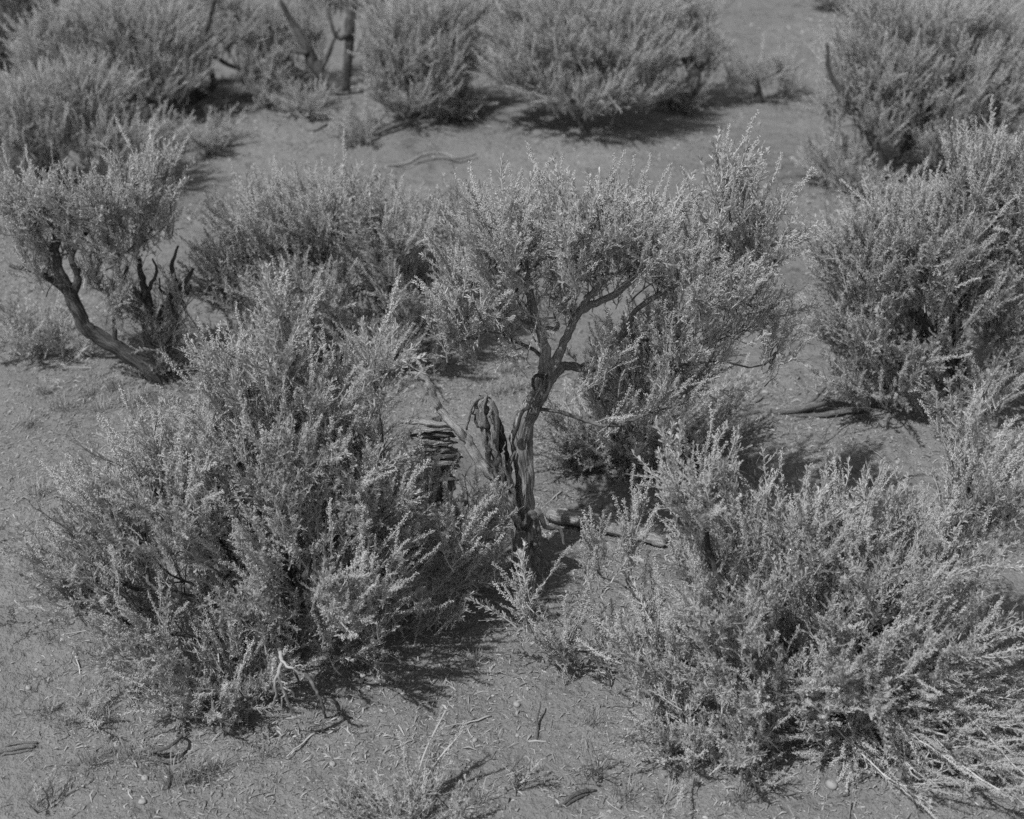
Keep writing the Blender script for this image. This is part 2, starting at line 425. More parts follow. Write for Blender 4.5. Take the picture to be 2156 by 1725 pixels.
# ------------------------------------------------------------------ growing a shrub
def grow(nodes, dirs, par, rfix, targets, tdir, bf=.35, seg=.06, wig=.006, r=None):
    cap = len(nodes) + len(targets) * 14 + 10
    P = np.zeros((cap, 3)); D = np.zeros((cap, 3)); PL = np.zeros(cap); PA = np.full(cap, -1); RF = np.zeros(cap)
    n = len(nodes); P[:n] = nodes; D[:n] = dirs; PA[:n] = par; RF[:n] = rfix
    for i in range(n):
        if PA[i] >= 0: PL[i] = PL[PA[i]] + np.linalg.norm(P[i] - P[PA[i]])
    tips = []
    order = np.argsort(np.linalg.norm(targets - P[0], axis=1))
    for k in order:
        t = targets[k]; v = t - P[:n]; d = np.linalg.norm(v, axis=1) + 1e-6
        cs = (v * D[:n]).sum(1) / d
        cost = d * (1 + .8 * np.clip(.45 - cs, 0, 2)) + bf * PL[:n]
        j = int(np.argmin(cost)); dist = d[j]
        m = min(12, max(1, int(math.ceil(dist / seg))))
        p0 = P[j]; p1 = p0 + D[j] * dist * .33; p2 = t - tdir[k] * dist * .33
        prev = j
        for q in range(1, m + 1):
            f = q / m
            p = (1 - f) ** 3 * p0 + 3 * (1 - f) ** 2 * f * p1 + 3 * (1 - f) * f * f * p2 + f ** 3 * t
            if q < m: p = p + r.normal(0, wig, 3)
            P[n] = p; D[n] = nrm(p - P[prev]); PA[n] = prev; PL[n] = PL[prev] + np.linalg.norm(p - P[prev]); prev = n; n += 1
        tips.append((k, prev))
    return P[:n], D[:n], PA[:n], RF[:n], tips

def branch_mesh(mb, P, D, PA, rad, sides, skip_edge, bases=None):
    n = len(P)
    ref = np.where(np.abs(D[:, 2:3]) < .95, np.array([[0, 0, 1.0]]), np.array([[1.0, 0, 0]]))
    U = nrm(np.cross(D, ref)); V = np.cross(D, U)
    th = np.linspace(0, 2 * math.pi, sides, endpoint=False)
    ring = lambda idx, rr: P[idx][:, None, :] + (U[idx][:, None, :] * np.cos(th)[None, :, None] + V[idx][:, None, :] * np.sin(th)[None, :, None]) * rr[:, None, None]
    ch = np.array([i for i in range(n) if PA[i] >= 0 and not skip_edge[i]])
    pa = PA[ch]; rc = rad[ch]; rp = np.where(rc > .72 * rad[pa], rad[pa], rc * 1.15)
    # both rings use the child's frame, so no twist
    A = P[pa][:, None, :] + (U[ch][:, None, :] * np.cos(th)[None, :, None] + V[ch][:, None, :] * np.sin(th)[None, :, None]) * rp[:, None, None]
    B = ring(ch, rc)
    m = len(ch); vv = np.concatenate([A, B], 1).reshape(-1, 3)
    k = np.arange(sides); k2 = (k + 1) % sides
    f = np.concatenate([np.stack([k, k2, sides + k2], -1), np.stack([k, sides + k2, sides + k], -1)])
    F = (f[None] + (np.arange(m) * 2 * sides)[:, None, None]).reshape(-1, 3)
    PLn = np.zeros(n)
    for i in range(n):
        if PA[i] >= 0: PLn[i] = PLn[PA[i]] + np.linalg.norm(P[i] - P[PA[i]])
    at = np.zeros((m, 2, sides, 3)); at[..., 0] = np.cos(th); at[..., 1] = np.sin(th); at[:, 0, :, 2] = PLn[pa][:, None] * 6; at[:, 1, :, 2] = PLn[ch][:, None] * 6
    mb.add(vv, F, 0, at.reshape(-1, 3))

SITES = []                                          # (x, y, radius) of shrub feet, for litter
def shrub(name, label, cat, foot, blobs, limbs=(), group=None, dens=1.0, flower=.5, bare=.05, per_tip=5, size=1.0, marg=.125,
          n_parts=0, up=.85, out=.78, spread=.24, bark=BARK, twig=TWIG, seed=1, trunk_r=.022, stems=5, sides=4, bf=.35, foot_w=None, shell=.42):
    r = np.random.default_rng(seed)
    base = np.array(foot_w + (gzf(*foot_w),)) if foot_w else G(*foot)
    Y0 = base[1]
    root = thing(name, label, cat, base, group)
    pts = []; pdir = []; hgt = []; outer = []
    margin = marg * size
    for bl in blobs:
        px, py, dY, rx, ry, rY = bl[:6]; w = bl[6] if len(bl) > 6 else 1.0
        if foot_w: c = base + np.array([px, dY, py]); R = np.array([rx, rY, ry])
        else:
            c = W(px, py, Y0 + dY); sc = scale_at(c)
            rym = ry / sc; rz = math.sqrt(max((rym) ** 2 - (rY * math.sin(PITCH)) ** 2, (rym * .55) ** 2)) / math.cos(PITCH)
            R = np.array([rx / sc, rY, rz])
        R = np.maximum(R - margin * np.array([.5, .4, .9]), R * .42); c = c - np.array([0, 0, margin * .55])
        area = R[0] * R[1] + R[1] * R[2] + R[0] * R[2]
        n = max(4, int(570 * dens * w * area))
        d = nrm(r.normal(size=(n, 3)))
        d[:, 2] = np.where((d[:, 2] < -.1) & (r.random(n) < .25), -d[:, 2], d[:, 2])
        rr = shell + (1 - shell) * r.random(n) ** .6
        p = c + d * R * rr[:, None]
        dirn = nrm(nrm(d * np.array([1, 1, .5])) * out * rr[:, None] + nrm(p - base) * .45 + np.array([0, 0, up]) + r.normal(0, .12, (n, 3)))
        pts.append(p); pdir.append(dirn); outer.append(rr * (.5 + .5 * d[:, 2]))
    T = np.concatenate(pts); TD = np.concatenate(pdir); O = np.concatenate(outer)
    g = gz(T[:, 0], T[:, 1]) + .03
    T[:, 2] = np.maximum(T[:, 2], g + r.random(len(T)) * .04)
    # skeleton seeds
    nodes = [base - np.array([0, 0, .05])]; dirs = [np.array([0, 0, 1.0])]; par = [-1]; rf = [trunk_r]
    lsides = 14 if sides > 3 else 8
    if limbs:
        for li, (path, wpx) in enumerate(limbs):
            q = []
            for (x, y, dy) in path: q.append(W(x, y, Y0 + dy))
            q = np.array(q)
            if li == 0: q[0] = base - np.array([0, 0, .06])
            sc = scale_at(q[0]); nn = max(12, int(np.linalg.norm(np.diff(q, axis=0), axis=1).sum() / .022))
            Q = smooth_path(q, nn); wr = np.interp(np.linspace(0, 1, nn), np.linspace(0, 1, len(wpx)), wpx) / 2 / sc
            wr = wr * (1 + .22 * vnoise(np.arange(nn) * .17 + li * 9, np.zeros(nn)))
            Q[1:] += r.normal(0, .0022, (nn - 1, 3))
            lm = MB(); tube(lm, Q - base, wr, lsides * (2 if wr.max() > .028 else 1), ridge=.09, twist=2.2, seed=seed * 7 + li, lump=.22)
            lm.build('trunk' if li == 0 else 'limb', [bark], root)
            # nearest node as a parent
            A = np.array(nodes); j = int(np.argmin(np.linalg.norm(A - Q[0], axis=1)))
            for i in range(nn):
                nodes.append(Q[i]); dirs.append(nrm(Q[min(i + 1, nn - 1)] - Q[max(i - 1, 0)])); par.append(j if i == 0 else len(nodes) - 2); rf.append(wr[i])
    else:
        for k in range(stems):
            az = k * 6.283 / stems + r.uniform(-.4, .4); nodes.append(base + np.array([math.cos(az) * .03, math.sin(az) * .03, .02]))
            dirs.append(nrm(np.array([math.cos(az) * .8, math.sin(az) * .8, .8]))); par.append(0); rf.append(0)
    nfix = len(nodes)
    P, D, PA, RF, tips = grow(np.array(nodes), np.array(dirs), np.array(par), np.array(rf), T, TD, bf=bf, r=r)
    cnt = np.zeros(len(P))
    for k, i in tips: cnt[i] += 1
    for i in range(len(P) - 1, nfix - 1, -1):
        cnt[PA[i]] += cnt[i]
    rad = .0013 * size + .00105 * np.maximum(cnt, 1) ** .50
    rad = np.minimum(rad, trunk_r)
    skip = np.zeros(len(P), bool); skip[:nfix] = bool(limbs)
    if limbs: rad[:nfix] = RF[:nfix]
    mbb = MB(); branch_mesh(mbb, P - base, D, PA, rad, sides if sides > 2 else 3, skip)
    tag(mbb.build('branches', [twig], root), kind='stuff')
    # shoots
    SP = []; SD = []; SS = []; SI = []
    for k, i in tips:
        d = TD[k]; o = O[k]
        for q in range(per_tip if r.random() > .3 else per_tip + 1):
            dd = nrm(d + r.normal(0, spread, 3)); pos = P[i] - dd * r.uniform(-.03, .13) * size + r.normal(0, .014, 3)
            u = r.random()
            if u < bare: idx = NF + NL + r.integers(NB)
            elif u < bare + flower * min(1.0, .25 + 1.1 * o): idx = r.integers(NF)
            else: idx = NF + r.integers(NL)
            SP.append(pos); SD.append(dd); SS.append(size * r.uniform(.6, 1.12) * (1 if idx >= NF else .76)); SI.append(idx)
    place_shoots(root, base, np.array(SP), np.array(SD), np.array(SS), np.array(SI), n_parts)
    SITES.append((base[0], base[1], float(np.ptp(T[:, 0])) / 2))
    return root, base

# ------------------------------------------------------------------ the ground
for px, py, rr, hh in [(610, 1380, .55, .05), (1105, 1175, .35, .06), (1740, 1500, .6, .05), (345, 800, .5, .07), (850, 760, .6, .05),
                       (1990, 830, .6, .06), (1850, 370, .7, .07), (870, 255, .7, .06), (1230, 275, .8, .07), (390, 240, 1.0, .06)]:
    q = G(px, py); MOUNDS.append((q[0], q[1], rr, hh))

def axis_(lo, hi, st, far):
    a = list(np.arange(lo, hi, st)); k = st; x = a[-1]
    while x < far: k *= 1.22; x += k; a.append(x)
    k = st; x = lo; pre = []
    while x > -far: k *= 1.22; x -= k; pre.append(x)
    return np.array(pre[::-1] + a)
gx = axis_(-3.4, 3.4, .023, 600); gy = axis_(2.3, 10.5, .026, 600)
X, Y = np.meshgrid(gx, gy, indexing='ij'); Zg = gz(X, Y)
# clods and crumbs where the grid is fine
fine = np.exp(-(np.maximum(np.abs(X) - 3.2, 0) ** 2 + np.maximum(Y - 10, 0) ** 2) * 2)
cl = vnoise(X * 17 + 4, Y * 17) + vnoise(X * 41, Y * 41 + 8) * .6
patch = np.clip(vnoise(X * 1.9 + 30, Y * 1.9 + 12) * 3 + .55, .12, 1)
Zg = Zg + fine * patch * np.maximum(cl - .12, 0) * .040
far_ = np.clip((np.hypot(X, Y) - 15) / 40, 0, 1); Zg = Zg * (1 - far_) + far_ * .6 * vnoise(X * .03, Y * .03)
vv = np.stack([X, Y, Zg], -1).reshape(-1, 3); ny = len(gy)
i, j = np.meshgrid(np.arange(len(gx) - 1), np.arange(ny - 1), indexing='ij'); a = i * ny + j
ff = np.concatenate([np.stack([a, a + ny, a + ny + 1], -1).reshape(-1, 3), np.stack([a, a + ny + 1, a + 1], -1).reshape(-1, 3)])
mb = MB(); mb.add(vv, ff); gr = mb.build('ground', [SOIL]); tag(gr, kind='structure')

# ------------------------------------------------------------------ the shrubs
F = []   # (args) kept readable: name, label, foot, blobs
# 1 the big one in front on the left
shrub('sagebrush', 'large flowering sagebrush in front on the left with a tall peaked top', 'shrub', (615, 1385), [
    (598, 700, .05, 75, 170, .14, 1.3), (530, 790, .05, 110, 110, .2), (680, 800, .05, 110, 110, .2), (785, 750, .05, 60, 160, .14, 1.2), (440, 780, .05, 50, 120, .14, 1.2), (600, 920, .1, 235, 230, .38),
    (350, 1010, .0, 190, 180, .3), (215, 1140, -.05, 155, 190, .28), (130, 1190, -.05, 95, 130, .2, .8), (330, 1270, -.12, 230, 130, .28),
    (640, 1130, -.02, 270, 240, .38), (790, 1020, .0, 90, 180, .22), (940, 1140, .28, 125, 90, .2, 1.1), (850, 1150, .15, 110, 100, .22), (1010, 1140, .32, 70, 80, .14), (895, 1010, .2, 45, 120, .08, 1.5), (975, 1090, .12, 95, 110, .13, 1.3), (1040, 1080, .2, 45, 90, .08, 1.3), (480, 1390, -.2, 180, 110, .2), (790, 1220, .05, 120, 80, .22, .8), (900, 1240, .2, 130, 60, .2, .8), (760, 1330, .0, 100, 50, .14, .8), (700, 1300, -.02, 130, 70, .2, .7),
    (400, 1475, -.25, 140, 60, .14, .8)],
    limbs=[([(615, 1390, 0), (605, 1290, .02), (600, 1200, .04), (585, 1080, .06), (590, 960, .06), (600, 820, .06)], [46, 38, 30, 24, 18, 8]),
           ([(606, 1300, .02), (540, 1220, 0), (470, 1150, 0), (380, 1080, 0), (300, 1010, 0)], [26, 20, 16, 12, 6]),
           ([(608, 1330, .02), (520, 1300, -.06), (420, 1260, -.1), (300, 1240, -.1), (180, 1200, -.1)], [26, 20, 15, 10, 6]),
           ([(606, 1270, .02), (680, 1170, .02), (740, 1100, .02), (800, 1000, .04), (800, 880, .04)], [26, 20, 16, 12, 6]),
           ([(606, 1310, .02), (700, 1230, .06), (800, 1180, .16), (920, 1140, .3)], [24, 18, 12, 6]),
           ([(612, 1360, .0), (520, 1350, -.08), (400, 1340, -.14), (260, 1310, -.18)], [20, 16, 12, 6])],
    n_parts=290, flower=.52, seed=3, up=.95, out=.75, bark=DARKBARK, dens=.85)

# 2 the little tree in the middle
tree, tb = shrub('sagebrush', 'tree-like old sagebrush in the middle with bare twisted trunk and spreading crown', 'shrub', (1108, 1180), [
    (1085, 470, 0, 140, 140, .28), (1225, 455, .05, 130, 120, .3), (1345, 465, .08, 120, 130, .28), (1010, 570, 0, 125, 120, .26), (975, 640, 0, 95, 95, .24), (1070, 660, .02, 70, 70, .2, .9),
    (1535, 400, .08, 60, 160, .18, 1.2), (1605, 470, .08, 90, 150, .22), (1470, 540, .05, 140, 150, .32), (1590, 600, .04, 100, 70, .2), (1640, 710, 0, 55, 32, .08, .8),
    (1450, 680, .1, 150, 80, .28), (1370, 770, .08, 170, 110, .26), (1290, 830, .02, 110, 85, .2, .8), (1250, 740, -.04, 60, 50, .12, .7), (1120, 610, .0, 90, 60, .2, .8), (1290, 530, .1, 130, 70, .2, .9), (1200, 590, .05, 60, 50, .12, .6)],
    limbs=[([(1108, 1185, 0), (1100, 1100, 0), (1106, 1010, 0), (1098, 930, 0), (1112, 870, 0), (1150, 800, .01), (1150, 760, .01)], [66, 48, 42, 41, 38, 36, 28]),
           ([(1148, 790, .01), (1142, 720, 0), (1125, 660, 0), (1112, 590, 0), (1098, 520, 0), (1085, 430, 0)], [25, 20, 17, 14, 11, 6]),
           ([(1152, 790, .01), (1180, 740, .02), (1200, 690, .03), (1222, 650, .04), (1262, 600, .06), (1290, 540, .08), (1330, 450, .08)], [25, 20, 18, 16, 13, 10, 6]),
           ([(1222, 655, .04), (1262, 635, .06), (1310, 610, .08), (1350, 570, .1), (1420, 520, .1)], [17, 15, 13, 11, 6]),
           ([(1150, 805, .01), (1185, 772, .06), (1230, 775, .1), (1285, 745, .12), (1320, 690, .12), (1345, 650, .12), (1420, 600, .1), (1520, 540, .08)], [24, 20, 18, 17, 15, 12, 10, 5]),
           ([(1112, 600, 0), (1060, 560, 0), (1010, 560, 0), (960, 590, 0)], [13, 10, 8, 5]),
           ([(1130, 690, 0), (1175, 690, -.02), (1168, 670, -.03)], [10, 9, 6]),
           ([(1292, 745, .12), (1280, 800, .08), (1262, 850, .05)], [12, 9, 5])],
    n_parts=280, flower=.50, seed=5, up=.75, out=.85, trunk_r=.03, dens=.84, bf=.22, bare=.07)

# 3 the broad one on the right
shrub('sagebrush', 'broad flowering sagebrush filling the lower right with a dark hollow at its foot', 'shrub', (1745, 1510), [
    (1480, 1010, .1, 80, 140, .18), (1430, 1000, .08, 34, 90, .1), (1560, 1080, .1, 90, 130, .22), (1670, 1100, .12, 110, 130, .25), (1800, 1120, .1, 130, 145, .28), (1930, 1150, .1, 110, 120, .25),
    (2050, 960, .2, 75, 175, .2), (2100, 1010, .2, 70, 160, .2), (2040, 1120, .12, 100, 110, .25), (1545, 1230, .0, 160, 150, .3), (1800, 1280, .0, 250, 170, .38),
    (1600, 1370, -.05, 240, 150, .3), (1960, 1280, .0, 140, 130, .28), (1410, 1390, -.05, 130, 120, .2), (1430, 1540, -.15, 120, 90, .16), (1560, 1490, -.15, 150, 80, .2, .8), (1470, 1630, -.2, 160, 60, .12, .9),
    (1850, 1400, -.05, 140, 90, .2, .6)],
    limbs=[([(1745, 1515, 0), (1750, 1420, .03), (1770, 1330, .05), (1800, 1240, .06), (1800, 1130, .08)], [44, 34, 26, 18, 8]),
           ([(1748, 1440, .03), (1660, 1370, .02), (1570, 1290, .04), (1500, 1180, .06), (1480, 1060, .08)], [28, 22, 18, 12, 6]),
           ([(1752, 1420, .03), (1840, 1330, .05), (1930, 1230, .1), (2010, 1120, .14), (2050, 980, .18)], [28, 22, 18, 14, 6]),
           ([(1745, 1480, 0), (1640, 1450, -.04), (1540, 1420, -.08), (1430, 1390, -.08)], [24, 18, 12, 6]),
           ([(1750, 1460, 0), (1860, 1400, .0), (1960, 1330, .04), (2060, 1240, .08)], [22, 18, 12, 6])],
    n_parts=280, flower=.42, seed=8, up=.95, out=.7, bark=DARKBARK, dens=.86)

# 3b the small pale one beside it
shrub('small_sagebrush', 'small pale sagebrush between fallen trunk and the broad right bush', 'shrub', (1310, 1420), [
    (1328, 1110, .02, 22, 110, .06, 2.5), (1252, 1140, .02, 16, 100, .05, 2.5), (1110, 1260, .0, 24, 80, .05, 2), (1175, 1330, .0, 60, 70, .1, .8), (1290, 1350, .0, 80, 60, .14), (1362, 1250, .02, 22, 80, .06, 1.6)],
    n_parts=90, flower=.72, seed=12, up=1.1, out=.6, trunk_r=.012, dens=1.15)
# leaning cluster at the lower edge
shrub('small_sagebrush', 'low sagebrush at the bottom edge with two spikes leaning right over bare soil', 'shrub', (850, 1750), [
    (880, 1700, .0, 60, 40, .08), (820, 1700, .0, 60, 40, .08), (960, 1710, 0, 70, 30, .08), (740, 1715, 0, 50, 30, .08)],
    n_parts=60, flower=.4, seed=14, up=1.0, out=.5, trunk_r=.01, dens=.5, size=.8)

# middle distance
shrub('sagebrush', 'sagebrush at the right edge above the twisted log with dark open underside', 'shrub', (2010, 845), [
    (1950, 470, .1, 170, 140, .35), (2060, 380, .15, 100, 150, .3), (1860, 530, .05, 160, 140, .3), (2000, 560, .05, 160, 130, .32), (2120, 560, .1, 120, 170, .3), (2130, 700, .02, 90, 80, .25), (1790, 520, 0, 70, 60, .15, .7),
    (1810, 660, 0, 110, 110, .25), (1900, 700, .05, 140, 100, .3), (1840, 780, -.08, 130, 70, .22), (1960, 800, -.12, 90, 50, .18, .8), (2090, 800, -.15, 80, 90, .2, .8), (2170, 420, .1, 110, 170, .3)],
    limbs=[([(2010, 850, 0), (2020, 760, .02), (2010, 660, .05), (1990, 560, .08), (2000, 450, .1)], [40, 30, 24, 16, 8]),
           ([(2015, 790, 0), (1960, 700, .0), (1900, 640, .02), (1850, 580, .04)], [24, 18, 12, 6]),
           ([(2015, 830, 0), (1960, 790, -.06), (1900, 800, -.1), (1840, 830, -.12)], [20, 14, 10, 5])],
    n_parts=150, flower=.45, seed=21, bark=DARKBARK, dens=1.05, bare=.1, size=1.0)
shrub('sagebrush', 'wide sagebrush behind the peaked bush, left of the crown of the twisted tree', 'shrub', (840, 765), [
    (560, 450, .15, 130, 110, .3), (700, 430, .15, 120, 110, .3), (830, 470, .1, 110, 110, .3), (640, 570, .05, 180, 110, .35), (850, 580, .05, 130, 110, .3), (480, 570, .05, 80, 110, .25),
    (800, 680, .0, 140, 80, .3), (900, 700, -.05, 80, 60, .2), (560, 700, 0, 140, 90, .25, .8), (960, 470, .15, 60, 90, .2, .7)],
    n_parts=100, flower=.4, seed=22, bark=DARKBARK, trunk_r=.03, stems=8, dens=1.1)
shrub('sagebrush', 'low dark sagebrush growing in the shade right behind the twisted trunk', 'shrub', (1340, 985), [
    (1240, 880, .08, 130, 110, .22), (1390, 870, .1, 150, 120, .28), (1500, 850, .1, 80, 90, .2), (1200, 940, 0, 90, 60, .15, .8), (1320, 940, -.02, 110, 50, .15, .7)],
    n_parts=60, flower=.2, seed=23, stems=9, dens=1.25, bare=.16)
shrub('sagebrush', 'leaning old sagebrush at the left edge with thick bare trunk forking left', 'shrub', (352, 805), [
    (190, 400, .1, 160, 90, .3), (100, 450, .1, 80, 100, .25), (305, 375, .15, 95, 105, .28), (340, 450, .1, 60, 50, .2, .7), (80, 530, .05, 60, 60, .2), (250, 480, .1, 110, 60, .25, .8), (235, 610, .0, 60, 75, .15), (180, 540, 0, 50, 40, .12, .7), (30, 420, .1, 80, 110, .25)],
    limbs=[([(352, 808, 0), (300, 765, 0), (235, 725, 0), (185, 695, 0), (160, 650, 0), (140, 600, 0)], [44, 38, 34, 30, 27, 24]),
           ([(142, 612, 0), (110, 590, .02), (70, 570, .04), (20, 560, .06)], [20, 15, 12, 7]),
           ([(140, 605, 0), (122, 560, 0), (118, 510, .04), (140, 450, .08), (180, 390, .1)], [26, 20, 16, 12, 6]),
           ([(150, 630, 0), (165, 580, .0), (150, 540, 0), (190, 480, .1), (250, 430, .1)], [18, 14, 10, 8, 5]),
           ([(240, 725, 0), (240, 690, 0), (236, 640, 0)], [12, 9, 6])],
    n_parts=120, flower=.35, seed=24, bark=DARKBARK, dens=.85, bf=.2, bare=.16)
shrub('sagebrush', 'half dead sagebrush with curled dark branches beside the leaning left trunk', 'shrub', (372, 790), [
    (330, 680, 0, 75, 75, .15, .9), (290, 600, .05, 50, 70, .1, .9), (375, 620, .04, 45, 50, .1, .6), (370, 740, 0, 50, 40, .12), (340, 780, -.05, 60, 30, .1, .6)],
    limbs=[([(372, 795, 0), (345, 740, 0), (325, 680, .02), (305, 610, .04), (292, 545, .05)], [30, 26, 22, 16, 8]),
           ([(330, 700, .02), (350, 640, .04), (385, 600, .04), (408, 565, .05)], [16, 14, 11, 6]),
           ([(318, 660, .02), (290, 620, .02), (262, 590, .02), (270, 560, .02)], [14, 12, 10, 5]),
           ([(345, 650, .04), (372, 610, .05), (362, 560, .05), (375, 520, .05)], [11, 9, 8, 4]),
           ([(350, 740, 0), (372, 690, .0), (360, 640, .0)], [12, 10, 6]), ([(385, 602, .04), (396, 620, .04), (402, 600, .05)], [7, 5, 3]), ([(298, 640, .02), (318, 600, .0), (330, 570, .0), (322, 545, .0)], [10, 8, 6, 3]), ([(365, 625, .05), (340, 612, .05), (335, 585, .05)], [7, 5, 3])],
    flower=.15, bare=.45, seed=25, bark=DARKBARK, dens=1.3, n_parts=30)
shrub('low_sagebrush', 'low sagebrush at the left edge in the shadow of the leaning trunk', 'shrub', (70, 760), [
    (70, 680, 0, 90, 60, .2), (10, 690, 0, 60, 60, .2), (150, 745, -.05, 60, 25, .12, .6)], flower=.25, seed=26, dens=.8, n_parts=20)
# further back
shrub('sagebrush', 'pale brushy sagebrush at the left edge behind the leaning bush', 'shrub', (120, 420), [
    (110, 240, .15, 110, 110, .35), (220, 290, .1, 80, 80, .3), (40, 280, .1, 90, 110, .35), (180, 200, .2, 90, 80, .3), (290, 290, .1, 80, 60, .3)],
    flower=.6, seed=31, marg=.07, spread=.28, bare=.14, up=1.2, dens=1.0, bark=DARKBARK, stems=7)
shrub('sagebrush', 'tall pale sagebrush in the upper left overhanging a deep shadow', 'shrub', (300, 262), [
    (200, 110, .3, 150, 110, .5), (330, 100, .3, 120, 110, .4), (110, 120, .2, 90, 90, .4), (350, 160, .1, 80, 60, .3), (250, 30, .4, 150, 70, .4, .8)],
    limbs=[([(300, 265, 0), (310, 220, .05), (300, 170, .1), (280, 110, .2)], [26, 20, 14, 7]), ([(305, 240, 0), (350, 200, .1), (390, 150, .2), (400, 90, .3)], [18, 14, 10, 6])],
    flower=.55, seed=32, marg=.07, spread=.28, bare=.14, up=1.2, dens=.9, bark=DARKBARK)
shrub('old_sagebrush', 'gnarled sagebrush with split shredded trunks in the upper left', 'shrub', (412, 215), [
    (500, 60, .4, 70, 60, .35, .8), (550, 130, .2, 60, 60, .3), (440, -10, .5, 80, 40, .3, .8), (560, 190, .0, 45, 40, .2), (370, 40, .4, 40, 50, .25, .8)],
    limbs=[([(412, 220, 0), (402, 180, 0), (415, 140, .02), (435, 90, .05), (440, 40, .1), (452, 0, .1)], [34, 30, 24, 16, 14, 10]),
           ([(408, 185, 0), (360, 165, .0), (330, 190, .0), (290, 205, 0), (285, 240, 0)], [18, 15, 12, 10, 8]),
           ([(415, 130, .0), (450, 120, .05), (490, 140, .1), (540, 150, .1)], [14, 10, 8, 5]),
           ([(412, 210, 0), (450, 180, -.05), (440, 130, 0), (470, 70, .1)], [14, 11, 9, 6])],
    flower=.3, seed=33, marg=.07, spread=.28, bare=.14, dens=.9, bark=DARKBARK)
shrub('old_sagebrush', 'dark trunked old sagebrush with two upright stems at the top edge', 'shrub', (728, 198), [
    (650, 70, .3, 50, 60, .25, .7), (590, 120, .2, 50, 60, .25, .7), (560, 60, .3, 60, 70, .3), (700, -10, .5, 100, 40, .3), (670, 130, .2, 30, 40, .12, .5)],
    limbs=[([(728, 200, 0), (730, 150, 0), (736, 100, .02), (738, 50, .05), (745, 0, .1), (750, -60, .1)], [20, 18, 18, 22, 16, 9]),
           ([(722, 195, 0), (690, 170, 0), (660, 135, .02), (640, 90, .05), (615, 50, .1), (590, 0, .1)], [28, 26, 22, 18, 14, 8]),
           ([(735, 70, 0), (715, 80, 0), (700, 60, 0), (690, 20, .1)], [12, 10, 8, 5]), ([(672, 150, 0), (690, 120, .02), (700, 90, .02), (716, 60, .02)], [10, 8, 6, 3]), ([(650, 110, 0), (610, 105, .02), (580, 80, .04), (560, 40, .05)], [12, 9, 7, 4]), ([(732, 130, 0), (752, 105, .02), (770, 60, .04)], [9, 7, 4])],
    flower=.35, seed=34, marg=.07, spread=.28, bare=.14, dens=.9, bark=DARKBARK)
shrub('sagebrush', 'bushy sagebrush at the top edge with dark centre, right of the dark upright stems', 'shrub', (872, 258), [
    (870, 80, .25, 115, 90, .45), (820, 140, .1, 60, 70, .3), (930, 130, .2, 80, 80, .35), (870, 190, .0, 100, 55, .3), (900, 20, .4, 140, 60, .4, .8)],
    flower=.5, seed=35, marg=.07, spread=.28, bare=.14, up=1.2, dens=.9, trunk_r=.035, stems=8)
shrub('sagebrush', 'big spreading sagebrush at the top centre with fan of dark lower branches', 'shrub', (1232, 280), [
    (1180, 80, .3, 150, 90, .5), (1300, 100, .25, 140, 90, .45), (1110, 140, .1, 90, 70, .3), (1230, 180, .0, 150, 70, .35), (1340, 180, .05, 90, 60, .3), (1230, 20, .5, 200, 60, .4, .8)],
    flower=.5, seed=36, marg=.07, spread=.28, bare=.14, up=1.0, dens=.95, trunk_r=.035, stems=11, out=.9)
shrub('old_sagebrush', 'sagebrush on a thick dark stump, right of the big spreading bush at the top', 'shrub', (1452, 228), [
    (1430, 90, .2, 90, 60, .3), (1480, 110, .1, 50, 50, .2), (1370, 60, .3, 90, 60, .3), (1440, 20, .3, 100, 50, .3)],
    limbs=[([(1452, 232, 0), (1456, 190, 0), (1460, 155, .02), (1440, 120, .05)], [32, 30, 28, 12]), ([(1460, 165, .02), (1478, 140, .02), (1500, 110, .05)], [14, 12, 6])],
    flower=.3, seed=37, marg=.07, spread=.28, bare=.14, dens=.65, bark=DARKBARK)
shrub('small_sagebrush', 'small sagebrush with two short dark stems standing alone on bare soil at the top', 'shrub', (1596, 218), [
    (1590, 150, .05, 62, 45, .2), (1560, 160, 0, 40, 30, .15)], limbs=[([(1596, 220, 0), (1597, 190, 0), (1590, 160, 0)], [18, 15, 7])], flower=.3, seed=38, marg=.07, spread=.25, dens=.55, bark=DARKBARK, size=.9)
shrub('small_sagebrush', 'small sagebrush trailing right, close beside the lone two-stemmed one', 'shrub', (1645, 206), [
    (1655, 145, .05, 48, 42, .18), (1670, 180, 0, 34, 22, .12, .7)], flower=.3, seed=39, marg=.07, spread=.25, dens=.55, size=.9)
shrub('dead_shrub', 'tiny bare dead shrub between thick dark stump and the lone small bush', 'shrub', (1508, 232), [
    (1510, 190, 0, 30, 30, .1)], flower=0, bare=1.0, seed=40, marg=.07, spread=.25, dens=.9, per_tip=1, size=.8)
shrub('sagebrush', 'large blurred sagebrush in the upper right corner with dark forked stem', 'shrub', (1880, 385), [
    (1850, 130, .3, 130, 110, .45), (1980, 160, .3, 140, 130, .5), (2090, 180, .3, 100, 150, .45), (1850, 240, .1, 80, 60, .3), (2000, 290, .1, 130, 70, .35), (1950, 30, .4, 190, 70, .4), (1760, 330, 0, 90, 45, .2, .8), (1760, 230, .05, 40, 60, .15, .6)],
    limbs=[([(1880, 390, 0), (1850, 330, 0), (1830, 280, 0), (1795, 220, .0), (1750, 160, .02), (1742, 90, .05)], [24, 20, 17, 13, 9, 5]),
           ([(1880, 380, 0), (1900, 300, .1), (1960, 220, .2), (2000, 130, .3)], [20, 16, 12, 6]), ([(1885, 385, 0), (1840, 350, -.05), (1780, 350, -.05)], [16, 12, 6])],
    flower=.55, seed=41, marg=.07, spread=.25, up=1.1, dens=.95, bark=DARKBARK)
